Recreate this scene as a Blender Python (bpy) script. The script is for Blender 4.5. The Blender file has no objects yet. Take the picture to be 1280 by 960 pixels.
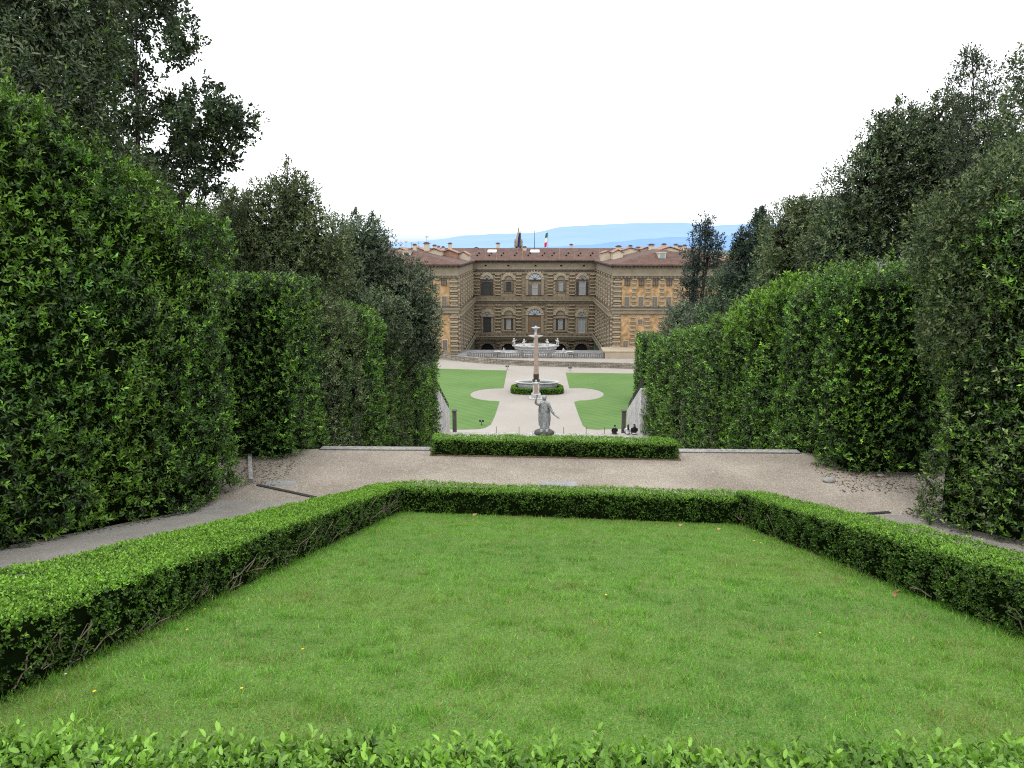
import bpy, bmesh, math, random
import numpy as np
from mathutils import Vector

RNG = np.random.default_rng(7)
random.seed(7)
scene = bpy.context.scene
COL = scene.collection

# ------------------------------------------------------------------ camera
EYE = np.array([0.0, 0.0, 25.5])
F = 890.0
PITCH = math.radians(11.12)
YAW = math.radians(1.52)
cam = bpy.data.cameras.new('camera')
cam.sensor_width = 36.0
cam.lens = F / 1280.0 * 36.0
cam.clip_end = 30000.0
cam.clip_start = 0.05
camo = bpy.data.objects.new('camera', cam)
COL.objects.link(camo)
camo.location = EYE
camo.rotation_euler = (math.pi / 2 - PITCH, 0, YAW)
scene.camera = camo


def ray(px, py):
    a, b = (px - 640.0) / F, -(py - 480.0) / F
    # camera axes in world for yaw 0
    cp, sp = math.cos(PITCH), math.sin(PITCH)
    fx, fy, fz = 0.0, cp, -sp
    ux, uy, uz = 0.0, sp, cp
    x, y, z = a, fy + b * uy, fz + b * uz
    cy, sy = math.cos(YAW), math.sin(YAW)
    return np.array([x * cy - y * sy, x * sy + y * cy, z])


def at_y(px, py, Y):
    d = ray(px, py)
    return EYE + d * (Y / d[1])


def at_z(px, py, z):
    d = ray(px, py)
    return EYE + d * ((z - EYE[2]) / d[2])


# ------------------------------------------------------------------ terrain profile
PROF_Y = [-400, 0.9, 1.3, 19.5, 25.9, 27.0, 45.0, 60.7, 62.5, 84.0, 200.0, 330.0, 1000.0, 30000.0]
PROF_Z = [23.9, 23.9, 22.58, 17.85, 17.85, 17.4, 9.2, 9.2, 8.3, 0.0, 0.0, -6.0, -8.0, -10.0]


def ground(x, y):
    x = np.asarray(x, float)
    y = np.asarray(y, float)
    # the top of the grass bank lies a little askew to the axis
    ye = y + .08 * np.clip(x + 3.6, 0, 9.5) * np.clip((21.5 - y) / 1.5, 0, 1)
    z = np.interp(ye, PROF_Y, PROF_Z)
    t = np.clip((np.abs(x - 1.0) - 25.0) / 22.0, 0, 1)
    t = t * t * (3 - 2 * t)
    w = np.clip((y - 60) / 15, 0, 1) * np.clip((158 - y) / 14, 0, 1)
    return z + 9.0 * t * w


# ------------------------------------------------------------------ materials
MATS = {}


def new_mat(name):
    m = bpy.data.materials.new(name)
    m.use_nodes = True
    nt = m.node_tree
    for n in list(nt.nodes):
        nt.nodes.remove(n)
    out = nt.nodes.new('ShaderNodeOutputMaterial')
    bs = nt.nodes.new('ShaderNodeBsdfPrincipled')
    nt.links.new(bs.outputs[0], out.inputs[0])
    return m, nt, bs, out


def N(nt, t, **kw):
    n = nt.nodes.new(t)
    for k, v in kw.items():
        if k in n.inputs:
            n.inputs[k].default_value = v
        else:
            setattr(n, k, v)
    return n


def stone(name, c1, c2, scale=2.0, rough=0.85, bump=0.3, c3=None, detail=8.0, spec=0.25, fine=None, dist=0.05):
    """two or three colours mixed by noise, with a bump."""
    if name in MATS:
        return MATS[name]
    m, nt, bs, out = new_mat(name)
    L = nt.links.new
    geo = N(nt, 'ShaderNodeNewGeometry')
    n1 = N(nt, 'ShaderNodeTexNoise', Scale=scale, Detail=detail, Roughness=0.65)
    L(geo.outputs['Position'], n1.inputs['Vector'])
    cr = nt.nodes.new('ShaderNodeValToRGB')
    cr.color_ramp.elements[0].position = 0.34
    cr.color_ramp.elements[1].position = 0.66
    cr.color_ramp.elements[0].color = (*c1, 1)
    cr.color_ramp.elements[1].color = (*c2, 1)
    if c3:
        e = cr.color_ramp.elements.new(0.80)
        e.color = (*c3, 1)
    L(n1.outputs[0], cr.inputs[0])
    col = cr.outputs[0]
    if fine:
        n2 = N(nt, 'ShaderNodeTexNoise', Scale=fine, Detail=3.0)
        L(geo.outputs['Position'], n2.inputs['Vector'])
        mp = N(nt, 'ShaderNodeMapRange')
        mp.inputs[1].default_value = 0.3
        mp.inputs[2].default_value = 0.7
        mp.inputs[3].default_value = 0.62
        mp.inputs[4].default_value = 1.4
        L(n2.outputs[0], mp.inputs[0])
        mx = N(nt, 'ShaderNodeMix', data_type='RGBA', blend_type='MULTIPLY')
        mx.inputs[0].default_value = 1.0
        L(col, mx.inputs[6])
        L(mp.outputs[0], mx.inputs[7])
        col = mx.outputs[2]
    L(col, bs.inputs['Base Color'])
    bs.inputs['Roughness'].default_value = rough
    bs.inputs['Specular IOR Level'].default_value = spec
    if bump:
        b = N(nt, 'ShaderNodeBump', Strength=bump, Distance=dist)
        n3 = N(nt, 'ShaderNodeTexNoise', Scale=fine or scale * 6, Detail=6.0)
        L(geo.outputs['Position'], n3.inputs['Vector'])
        L(n3.outputs[0], b.inputs['Height'])
        L(b.outputs[0], bs.inputs['Normal'])
    MATS[name] = m
    return m


def coursed(name, c1, c2, joint, bw, bh, vert='z', mortar=0.06, bump=0.8, jitter=0.25):
    """ashlar: brick texture on (horizontal, vertical) world coordinates."""
    if name in MATS:
        return MATS[name]
    m, nt, bs, out = new_mat(name)
    L = nt.links.new
    geo = N(nt, 'ShaderNodeNewGeometry')
    sep = N(nt, 'ShaderNodeSeparateXYZ')
    L(geo.outputs['Position'], sep.inputs[0])
    add = N(nt, 'ShaderNodeMath', operation='ADD')
    L(sep.outputs[0], add.inputs[0])
    L(sep.outputs[1], add.inputs[1])
    comb = N(nt, 'ShaderNodeCombineXYZ')
    L(add.outputs[0], comb.inputs[0])
    L(sep.outputs[2], comb.inputs[1])
    br = N(nt, 'ShaderNodeTexBrick')
    br.inputs['Color1'].default_value = (*c1, 1)
    br.inputs['Color2'].default_value = (*c2, 1)
    br.inputs['Mortar'].default_value = (*joint, 1)
    br.inputs['Scale'].default_value = 1.0
    br.inputs['Mortar Size'].default_value = mortar
    br.inputs['Mortar Smooth'].default_value = 0.35
    br.inputs['Brick Width'].default_value = bw
    br.inputs['Row Height'].default_value = bh
    L(comb.outputs[0], br.inputs['Vector'])
    n1 = N(nt, 'ShaderNodeTexNoise', Scale=0.35, Detail=9.0, Roughness=0.7)
    L(geo.outputs['Position'], n1.inputs['Vector'])
    mp = N(nt, 'ShaderNodeMapRange')
    mp.inputs[1].default_value = 0.3
    mp.inputs[2].default_value = 0.7
    mp.inputs[3].default_value = 1 - jitter * 1.6
    mp.inputs[4].default_value = 1 + jitter
    L(n1.outputs[0], mp.inputs[0])
    mx = N(nt, 'ShaderNodeMix', data_type='RGBA', blend_type='MULTIPLY')
    mx.inputs[0].default_value = 1.0
    L(br.outputs[0], mx.inputs[6])
    L(mp.outputs[0], mx.inputs[7])
    L(mx.outputs[2], bs.inputs['Base Color'])
    bs.inputs['Roughness'].default_value = 0.88
    bs.inputs['Specular IOR Level'].default_value = 0.2
    b = N(nt, 'ShaderNodeBump', Strength=bump, Distance=0.12, invert=True)
    L(br.outputs['Fac'], b.inputs['Height'])
    L(b.outputs[0], bs.inputs['Normal'])
    MATS[name] = m
    return m


def plain(name, c, rough=0.6, metal=0.0, spec=0.4, var=0.15):
    if name in MATS:
        return MATS[name]
    m, nt, bs, out = new_mat(name)
    L = nt.links.new
    geo = N(nt, 'ShaderNodeNewGeometry')
    n1 = N(nt, 'ShaderNodeTexNoise', Scale=3.0, Detail=6.0)
    L(geo.outputs['Position'], n1.inputs['Vector'])
    mp = N(nt, 'ShaderNodeMapRange')
    mp.inputs[3].default_value = 1 - var
    mp.inputs[4].default_value = 1 + var
    L(n1.outputs[0], mp.inputs[0])
    mx = N(nt, 'ShaderNodeMix', data_type='RGBA', blend_type='MULTIPLY')
    mx.inputs[0].default_value = 1.0
    mx.inputs[6].default_value = (*c, 1)
    L(mp.outputs[0], mx.inputs[7])
    L(mx.outputs[2], bs.inputs['Base Color'])
    bs.inputs['Roughness'].default_value = rough
    bs.inputs['Metallic'].default_value = metal
    bs.inputs['Specular IOR Level'].default_value = spec
    MATS[name] = m
    return m


def leaf_mat(name, rough=0.42, trans=0.22, spec=0.45):
    """per-leaf colour from the mesh attribute 'tint'."""
    if name in MATS:
        return MATS[name]
    m, nt, bs, out = new_mat(name)
    L = nt.links.new
    at = N(nt, 'ShaderNodeAttribute', attribute_name='tint')
    L(at.outputs['Color'], bs.inputs['Base Color'])
    bs.inputs['Roughness'].default_value = rough
    bs.inputs['Specular IOR Level'].default_value = spec
    if trans > 0:
        tr = N(nt, 'ShaderNodeBsdfTranslucent')
        mul = N(nt, 'ShaderNodeMix', data_type='RGBA', blend_type='MULTIPLY')
        mul.inputs[0].default_value = 1.0
        mul.inputs[7].default_value = (1.25, 1.3, 0.6, 1)
        L(at.outputs['Color'], mul.inputs[6])
        L(mul.outputs[2], tr.inputs['Color'])
        ms = N(nt, 'ShaderNodeMixShader')
        ms.inputs[0].default_value = trans
        L(bs.outputs[0], ms.inputs[1])
        L(tr.outputs[0], ms.inputs[2])
        L(ms.outputs[0], out.inputs[0])
    MATS[name] = m
    return m


# ------------------------------------------------------------------ object helpers
def tag(o, label=None, cat=None, group=None, kind=None):
    if label:
        o['label'] = label
    if cat:
        o['category'] = cat
    if group:
        o['group'] = group
    if kind:
        o['kind'] = kind
    return o


def empty(name, loc, label, cat, group=None):
    o = bpy.data.objects.new(name, None)
    COL.objects.link(o)
    o.location = tuple(float(v) for v in loc)
    o.empty_display_size = 0.3
    return tag(o, label, cat, group)


def world_loc(o):
    v = Vector((0, 0, 0))
    while o is not None:
        v += o.location
        o = o.parent
    return v


class MB:
    """collects shapes, in world coordinates, into one mesh object."""

    def __init__(self):
        self.v, self.f = [], []

    def add(self, vs, fs):
        b = len(self.v)
        self.v += [tuple(float(c) for c in p) for p in vs]
        self.f += [tuple(b + i for i in f) for f in fs]
        return self

    def box(self, x0, x1, y0, y1, z0, z1, bev=0.0):
        if bev <= 0:
            self.add([(x0, y0, z0), (x1, y0, z0), (x1, y1, z0), (x0, y1, z0), (x0, y0, z1), (x1, y0, z1), (x1, y1, z1), (x0, y1, z1)],
                     [(0, 3, 2, 1), (4, 5, 6, 7), (0, 1, 5, 4), (1, 2, 6, 5), (2, 3, 7, 6), (3, 0, 4, 7)])
            return self
        b = min(bev, abs(x1 - x0) / 2.2, abs(y1 - y0) / 2.2, abs(z1 - z0) / 2.2)
        bm = bmesh.new()
        bmesh.ops.create_cube(bm, size=1)
        for vv in bm.verts:
            vv.co = Vector((x0 + (vv.co.x + .5) * (x1 - x0), y0 + (vv.co.y + .5) * (y1 - y0), z0 + (vv.co.z + .5) * (z1 - z0)))
        bmesh.ops.bevel(bm, geom=list(bm.edges), offset=b, segments=1, affect='EDGES', profile=0.5)
        self.from_bm(bm)
        return self

    def from_bm(self, bm):
        bm.verts.index_update()
        self.add([tuple(v.co) for v in bm.verts], [tuple(v.index for v in f.verts) for f in bm.faces])
        bm.free()

    def quad(self, a, b, c, d):
        return self.add([a, b, c, d], [(0, 1, 2, 3)])

    def prism(self, pts, axis, a, b):
        """extrude a 2-D polygon: axis 'y' -> pts are (x, z); axis 'x' -> (y, z); axis 'z' -> (x, y)."""
        def mk(p, t):
            return {'y': (p[0], t, p[1]), 'x': (t, p[0], p[1]), 'z': (p[0], p[1], t)}[axis]
        n = len(pts)
        vs = [mk(p, a) for p in pts] + [mk(p, b) for p in pts]
        fs = [tuple(range(n)), tuple(range(2 * n - 1, n - 1, -1))] + [(i, i + n, (i + 1) % n + n, (i + 1) % n) for i in range(n)]
        return self.add(vs, fs)

    def tube(self, pts, radii, seg=8):
        pts = [Vector(tuple(float(c) for c in p)) for p in pts]
        rings = []
        ref = Vector((0.31, 0.17, 0.93))
        for i, p in enumerate(pts):
            d = (pts[min(i + 1, len(pts) - 1)] - pts[max(i - 1, 0)]).normalized()
            u = d.cross(ref)
            if u.length < 1e-3:
                u = d.cross(Vector((1, 0, 0)))
            u.normalize()
            w = d.cross(u)
            r = radii[i] if isinstance(radii, (list, tuple)) else radii
            rings.append([p + (u * math.cos(k * 2 * math.pi / seg) + w * math.sin(k * 2 * math.pi / seg)) * r for k in range(seg)])
        vs = [tuple(q) for rg in rings for q in rg]
        fs = []
        for i in range(len(rings) - 1):
            for k in range(seg):
                a, b = i * seg + k, i * seg + (k + 1) % seg
                fs.append((a, b, b + seg, a + seg))
        fs.append(tuple(range(seg - 1, -1, -1)))
        fs.append(tuple(range((len(rings) - 1) * seg, len(rings) * seg)))
        return self.add(vs, fs)

    def lathe(self, cx, cy, prof, seg=24, sx=1.0, sy=1.0):
        vs, fs = [], []
        for r, z in prof:
            for k in range(seg):
                a = 2 * math.pi * k / seg
                vs.append((cx + r * sx * math.cos(a), cy + r * sy * math.sin(a), z))
        for i in range(len(prof) - 1):
            for k in range(seg):
                a, b = i * seg + k, i * seg + (k + 1) % seg
                fs.append((a, b, b + seg, a + seg))
        fs.append(tuple(range(seg - 1, -1, -1)))
        fs.append(tuple(range((len(prof) - 1) * seg, len(prof) * seg)))
        return self.add(vs, fs)

    def ball(self, c, r, seg=12, rings=8):
        rx, ry, rz = r if isinstance(r, (tuple, list)) else (r, r, r)
        vs, fs = [(c[0], c[1], c[2] - rz)], []
        for i in range(1, rings):
            t = math.pi * i / rings
            for k in range(seg):
                a = 2 * math.pi * k / seg
                vs.append((c[0] + rx * math.sin(t) * math.cos(a), c[1] + ry * math.sin(t) * math.sin(a), c[2] - rz * math.cos(t)))
        vs.append((c[0], c[1], c[2] + rz))
        for k in range(seg):
            fs.append((0, 1 + (k + 1) % seg, 1 + k))
        for i in range(rings - 2):
            for k in range(seg):
                a, b = 1 + i * seg + k, 1 + i * seg + (k + 1) % seg
                fs.append((a, b, b + seg, a + seg))
        base = 1 + (rings - 2) * seg
        for k in range(seg):
            fs.append((base + k, base + (k + 1) % seg, len(vs) - 1))
        return self.add(vs, fs)

    def build(self, name, mat, parent=None, smooth=False, origin=None):
        me = bpy.data.meshes.new(name)
        off = world_loc(parent) if parent is not None else Vector(tuple(float(c) for c in origin)) if origin is not None else Vector((0, 0, 0))
        me.from_pydata([(a - off.x, b - off.y, c - off.z) for a, b, c in self.v], [], self.f)
        me.update()
        if mat:
            me.materials.append(mat)
        if smooth:
            me.polygons.foreach_set('use_smooth', [True] * len(me.polygons))
        o = bpy.data.objects.new(name, me)
        COL.objects.link(o)
        if parent is not None:
            o.parent = parent
        elif origin is not None:
            o.location = off
        return o


def raw_mesh(name, V, faces_idx, nper, mat, tint=None, parent=None, origin=None):
    """mesh from numpy: V (n,3), faces_idx flat loop indices, nper loops per face."""
    me = bpy.data.meshes.new(name)
    off = np.array(world_loc(parent)) if parent is not None else (np.array(origin, float) if origin is not None else np.zeros(3))
    V = V - off
    nf = len(faces_idx) // nper
    me.vertices.add(len(V))
    me.vertices.foreach_set('co', V.astype(np.float32).ravel())
    me.loops.add(len(faces_idx))
    me.loops.foreach_set('vertex_index', faces_idx.astype(np.int32))
    me.polygons.add(nf)
    me.polygons.foreach_set('loop_start', (np.arange(nf) * nper).astype(np.int32))
    me.update(calc_edges=True)
    if tint is not None:
        a = me.attributes.new('tint', 'FLOAT_COLOR', 'POINT')
        c = np.ones((len(V), 4), np.float32)
        c[:, :3] = tint
        a.data.foreach_set('color', c.ravel())
    me.materials.append(mat)
    o = bpy.data.objects.new(name, me)
    COL.objects.link(o)
    if parent is not None:
        o.parent = parent
    elif origin is not None:
        o.location = tuple(off)
    return o


# ------------------------------------------------------------------ noise and leaves
def _hash(ix, iy, iz, seed):
    h = (ix * 374761393 + iy * 668265263 + iz * 2147483647 + seed * 144269504) & 0xFFFFFFFF
    h = ((h ^ (h >> 13)) * 1274126177) & 0xFFFFFFFF
    return ((h ^ (h >> 16)) & 0xFFFF) / 65535.0


def vnoise(p, freq, seed=0):
    q = np.asarray(p, float) * freq
    i = np.floor(q).astype(np.int64)
    f = q - i
    f = f * f * (3 - 2 * f)
    out = 0
    for dx in (0, 1):
        for dy in (0, 1):
            for dz in (0, 1):
                w = (f[:, 0] if dx else 1 - f[:, 0]) * (f[:, 1] if dy else 1 - f[:, 1]) * (f[:, 2] if dz else 1 - f[:, 2])
                out = out + w * _hash(i[:, 0] + dx, i[:, 1] + dy, i[:, 2] + dz, seed)
    return out


def fbm(p, freq, seed=0):
    return 0.57 * vnoise(p, freq, seed) + 0.29 * vnoise(p, freq * 2.1, seed + 1) + 0.14 * vnoise(p, freq * 4.3, seed + 2)


def unit(v):
    return v / np.maximum(np.linalg.norm(v, axis=1, keepdims=True), 1e-9)


def rnd_dirs(n):
    return unit(RNG.normal(size=(n, 3)))


DIAMOND = (np.array([(0, 0, 0), (.45, .5, .08), (1, 0, -.10), (.45, -.5, .08)]), np.array([0, 1, 2, 0, 2, 3]), 3)
HEX = (np.array([(0, 0, 0), (.28, .40, .07), (.68, .42, .05), (1, 0, -.12), (.68, -.42, .05), (.28, -.40, .07)]), np.array([0, 3, 2, 1, 0, 5, 4, 3]), 4)


class Leaves:
    def __init__(self):
        self.V, self.C, self.n = [], [], 0

    def put(self, base, d, nrm, L, W, col, tpl=DIAMOND):
        d = unit(d)
        side = unit(np.cross(nrm, d))
        n = np.cross(d, side)
        T = tpl[0]
        L = np.broadcast_to(np.asarray(L, float), (len(base),))
        W = np.broadcast_to(np.asarray(W, float), (len(base),))
        V = (base[:, None, :] + d[:, None, :] * (T[None, :, 0, None] * L[:, None, None])
             + side[:, None, :] * (T[None, :, 1, None] * W[:, None, None]) + n[:, None, :] * (T[None, :, 2, None] * L[:, None, None]))
        self.V.append(V.reshape(-1, 3))
        self.C.append(np.repeat(np.clip(col, 0.002, 0.9), len(T), axis=0))
        self.tpl = tpl
        self.n += len(base)

    def build(self, name, mat, parent=None, origin=None):
        V = np.concatenate(self.V)
        C = np.concatenate(self.C)
        k = len(self.tpl[0])
        idx = (np.arange(len(V) // k)[:, None] * k + self.tpl[1][None, :]).ravel()
        return raw_mesh(name, V, idx, self.tpl[2], mat, C, parent, origin)


def palette(n, cols, weights):
    c = np.array(cols)
    w = np.array(weights, float)
    i = RNG.choice(len(c), size=n, p=w / w.sum())
    return c[i]


def shoots(LV, P, D, k, length, leafL, leafW, tone, tip=None, tipmask=None, spread=0.9, tpl=DIAMOND):
    """k leaves round each shoot at P pointing along D; tone (n,3) per shoot."""
    n = len(P)
    a0 = RNG.uniform(0, 6.28, n)
    ref = unit(np.cross(D, rnd_dirs(n)))
    ref2 = np.cross(D, ref)
    sl = length * RNG.uniform(0.7, 1.3, n)
    for j in range(k):
        t = (j + 0.5) / k
        ang = a0 + j * 2.4 + RNG.normal(0, .3, n)
        rad = ref * np.cos(ang)[:, None] + ref2 * np.sin(ang)[:, None]
        s = spread * (1.15 - 0.75 * t)
        ld = unit(D * (1.0 - 0.45 * s) + rad * s + RNG.normal(0, .12, (n, 3)))
        nr = unit(D - ld * np.sum(D * ld, 1, keepdims=True) + RNG.normal(0, .25, (n, 3)))
        L = leafL * RNG.uniform(0.7, 1.25, n)
        c = tone * RNG.uniform(0.72, 1.28, (n, 1))
        if tip is not None:
            mk = (tipmask * (0.25 + 0.75 * t))[:, None]
            c = c * (1 - mk) + tip * mk * RNG.uniform(.8, 1.2, (n, 1))
        LV.put(P + D * (sl * t)[:, None], ld, nr, L, leafW / leafL * L, c, tpl)


# palettes, linear albedo
LAUREL = ([(.018, .046, .008), (.034, .080, .011), (.062, .138, .016), (.115, .220, .026)], [3, 4, 3, 1.8])
ILEX = ([(.028, .046, .022), (.048, .074, .034), (.084, .116, .054), (.140, .172, .095)], [3, 4, 3, 1.6])
OLIVE = ([(.042, .066, .028), (.068, .100, .040), (.110, .145, .060), (.160, .190, .085)], [2, 4, 3, 1.5])
OAK = ([(.020, .036, .016), (.032, .056, .022), (.055, .090, .034)], [3, 3, 2])
BOX = ([(.026, .066, .009), (.050, .118, .013), (.088, .190, .019), (.14, .27, .03)], [3, 4, 3, 1.8])
LIME = np.array((.215, .400, .038))
YELLOWGREEN = np.array((.19, .26, .04))

M_leaf = leaf_mat('laurel_leaf', 0.36, 0.22, 0.5)
M_leaf_dull = leaf_mat('ilex_leaf', 0.5, 0.15, 0.35)
M_leaf_box = leaf_mat('box_leaf', 0.42, 0.22, 0.4)
M_grass = leaf_mat('grass_blade', 0.55, 0.25, 0.25)
M_core = stone('hedge_inside', (.004, .008, .003), (.010, .016, .005), 6, 1.0, 0.0, spec=0.0)  # near-black, so the shade inside the foliage sits in this colour
M_bark = stone('bark', (.025, .021, .017), (.06, .05, .04), 5, 0.9, 0.6)
M_twig = stone('twig', (.13, .10, .07), (.28, .24, .18), 20, 0.85, 0.2)


def hedge(name, label, xf, side, y0, y1, thick, top, seed, tone=LAUREL, leafL=.13, leafW=.052, dens=330, k=6, group=None,
          bulge=.30, r=0.8, tipamt=0.35, patch=None, crownbump=0.5, topshoots=0, skew=0.0):
    """tall clipped hedge: inner face at x = xf, running along y; side -1 left of the axis, +1 right. top(y) -> z of the top."""
    xb = xf + side * thick
    cx, hx = (xf + xb) / 2, thick / 2
    cy, hy = (y0 + y1) / 2, (y1 - y0) / 2
    Hm = float(np.mean([top(y) - ground(cx, y) for y in np.linspace(y0, y1, 6)]))
    root = empty(name, (cx, cy, float(ground(cx, cy))), label, 'hedge', group)
    LV = Leaves()

    def surf(nm, u, v, sg):
        # box surface coordinates -> rounded box
        pass
    faces = [('in', 2 * hy * Hm, 1.0), ('front', thick * Hm, 1.0), ('top', 2 * hy * thick, .9), ('back', thick * Hm, .35), ('out', 2 * hy * Hm, .25)]
    for fn, area, wt in faces:
        n = int(area * dens * 1.15 / k * wt)
        u, v = RNG.uniform(-1, 1, n), RNG.uniform(0, 1, n)
        if fn == 'in':
            p = np.stack([np.full(n, -side * hx), u * hy, v * Hm], 1)
        elif fn == 'out':
            p = np.stack([np.full(n, side * hx), u * hy, v * Hm], 1)
        elif fn == 'front':
            p = np.stack([u * hx, np.full(n, -hy), v * Hm], 1)
        elif fn == 'back':
            p = np.stack([u * hx, np.full(n, hy), v * Hm], 1)
        else:
            p = np.stack([u * hx, (2 * v - 1) * hy, np.full(n, Hm)], 1)
        # rounding (no rounding at the foot)
        rr = min(r, hx * .95, hy * .95)
        lo = np.array([-(hx - rr), -(hy - rr), -5.0])
        hi = np.array([hx - rr, hy - rr, Hm - rr])
        q = np.clip(p, lo, hi)
        nv = p - q
        ln = np.linalg.norm(nv, axis=1, keepdims=True)
        nrm = nv / np.maximum(ln, 1e-6)
        p = np.where(ln > 1e-6, q + nrm * rr, p)
        W = p + np.array([cx, cy, 0])
        b = fbm(W, 0.55, seed) - 0.5
        b2 = fbm(W, 1.7, seed + 9) - 0.5
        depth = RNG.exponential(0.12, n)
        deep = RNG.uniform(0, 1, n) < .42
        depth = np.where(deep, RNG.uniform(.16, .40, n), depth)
        p = p + nrm * (bulge * 2.2 * b + bulge * 1.9 * b2 - depth)[:, None]
        # ragged foot: a little narrower low down
        W = p + np.array([cx, cy, 0])
        zg = ground(W[:, 0], W[:, 1])
        tz = np.array([top(y) for y in W[:, 1]])
        t = W[:, 2] / Hm
        W[:, 2] = zg + 0.02 + t * (tz - zg) + np.clip(t - .8, 0, 1) * crownbump * 4 * b
        W[:, 0] += skew * (y1 - W[:, 1])
        keep = deep | ((fbm(W, 2.6, seed + 21) + RNG.uniform(-.16, .16, n)) > 0.37)
        W, nrm, b, depth, deep = W[keep], nrm[keep], b[keep], depth[keep], deep[keep]
        n = len(W)
        D = unit(nrm * RNG.uniform(.3, 1.1, (n, 1)) + np.array([0, 0, 0.75]) + RNG.normal(0, .42, (n, 3)))
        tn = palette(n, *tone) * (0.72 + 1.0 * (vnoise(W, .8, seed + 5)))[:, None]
        tn = tn * (np.where(deep, .42, 1.15) * RNG.lognormal(0, .42, n))[:, None]  # deep-set leaves tinted darker, gap shade put into their colour
        big = fbm(W, .38, seed + 33)
        if patch is not None:
            mk = np.clip((big - .50) * 6, 0, 1)[:, None]
            tn = tn * (1 - mk) + palette(n, *patch) * mk
        tipm = (RNG.uniform(0, 1, n) < tipamt * np.clip((vnoise(W, .7, seed + 3) - .25) * 2.2, 0, 1.3)).astype(float) * np.exp(-depth * 4)
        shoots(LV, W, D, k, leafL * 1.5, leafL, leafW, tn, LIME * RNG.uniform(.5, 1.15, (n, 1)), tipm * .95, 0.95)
    if topshoots:
        n = int((y1 - y0) * thick * topshoots)
        ys_ = RNG.uniform(y0, y1, n)
        xs_ = RNG.uniform(min(xf, xb), max(xf, xb), n)
        xs_ = xs_ + skew * (y1 - ys_)
        hh = RNG.gamma(2.0, .16, n)
        for q in range(6):
            W = np.stack([xs_, ys_, np.array([top(y) for y in ys_]) + hh * q / 5 - .15], 1) + RNG.normal(0, .05, (n, 3))
            shoots(LV, W, unit(np.array([0, 0, 1.0]) + RNG.normal(0, .4, (n, 3))), 5, leafL * 1.4, leafL, leafW, palette(n, *tone) * 1.25, LIME * RNG.uniform(.4, .9, (n, 1)), np.full(n, .25 + .1 * q), .9)
    LV.build('foliage', M_leaf, root)
    # solid dark core, inner shade put into its colour; no stems modelled
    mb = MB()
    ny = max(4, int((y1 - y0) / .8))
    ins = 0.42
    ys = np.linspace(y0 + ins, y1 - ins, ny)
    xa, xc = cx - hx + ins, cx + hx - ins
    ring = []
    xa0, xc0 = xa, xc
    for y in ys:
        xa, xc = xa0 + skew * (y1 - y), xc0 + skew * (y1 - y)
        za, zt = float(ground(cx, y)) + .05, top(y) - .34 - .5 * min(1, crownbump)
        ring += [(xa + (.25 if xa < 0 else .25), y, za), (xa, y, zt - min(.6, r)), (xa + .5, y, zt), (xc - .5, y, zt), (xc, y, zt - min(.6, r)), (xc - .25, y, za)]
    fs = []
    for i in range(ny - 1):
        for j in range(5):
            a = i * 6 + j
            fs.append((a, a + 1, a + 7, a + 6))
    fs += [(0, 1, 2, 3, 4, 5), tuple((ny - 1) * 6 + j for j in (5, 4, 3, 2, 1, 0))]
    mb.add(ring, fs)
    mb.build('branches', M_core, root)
    return root


def blob_points(c, rad, n, seed, shell=0.55, rough=.28, gap=0.40):
    d = rnd_dirs(n)
    rr = RNG.uniform(shell ** 3, 1, n) ** (1 / 3)
    nz = fbm(d * 1.0 + np.asarray(c) * .37, 2.2, seed) - .5
    nz2 = fbm(d * 1.0 + np.asarray(c) * .37, 6.0, seed + 4) - .5
    s = rr * (1 + rough * 2.0 * nz + rough * 1.3 * nz2)
    P = np.asarray(c) + d * s[:, None] * np.asarray(rad)
    f = 2.2 / max(1.0, np.mean(rad) ** .5)
    keep = (fbm(P, f, seed + 8) + RNG.uniform(-.12, .12, n)) > gap
    return P[keep], d[keep], rr[keep]


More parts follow.
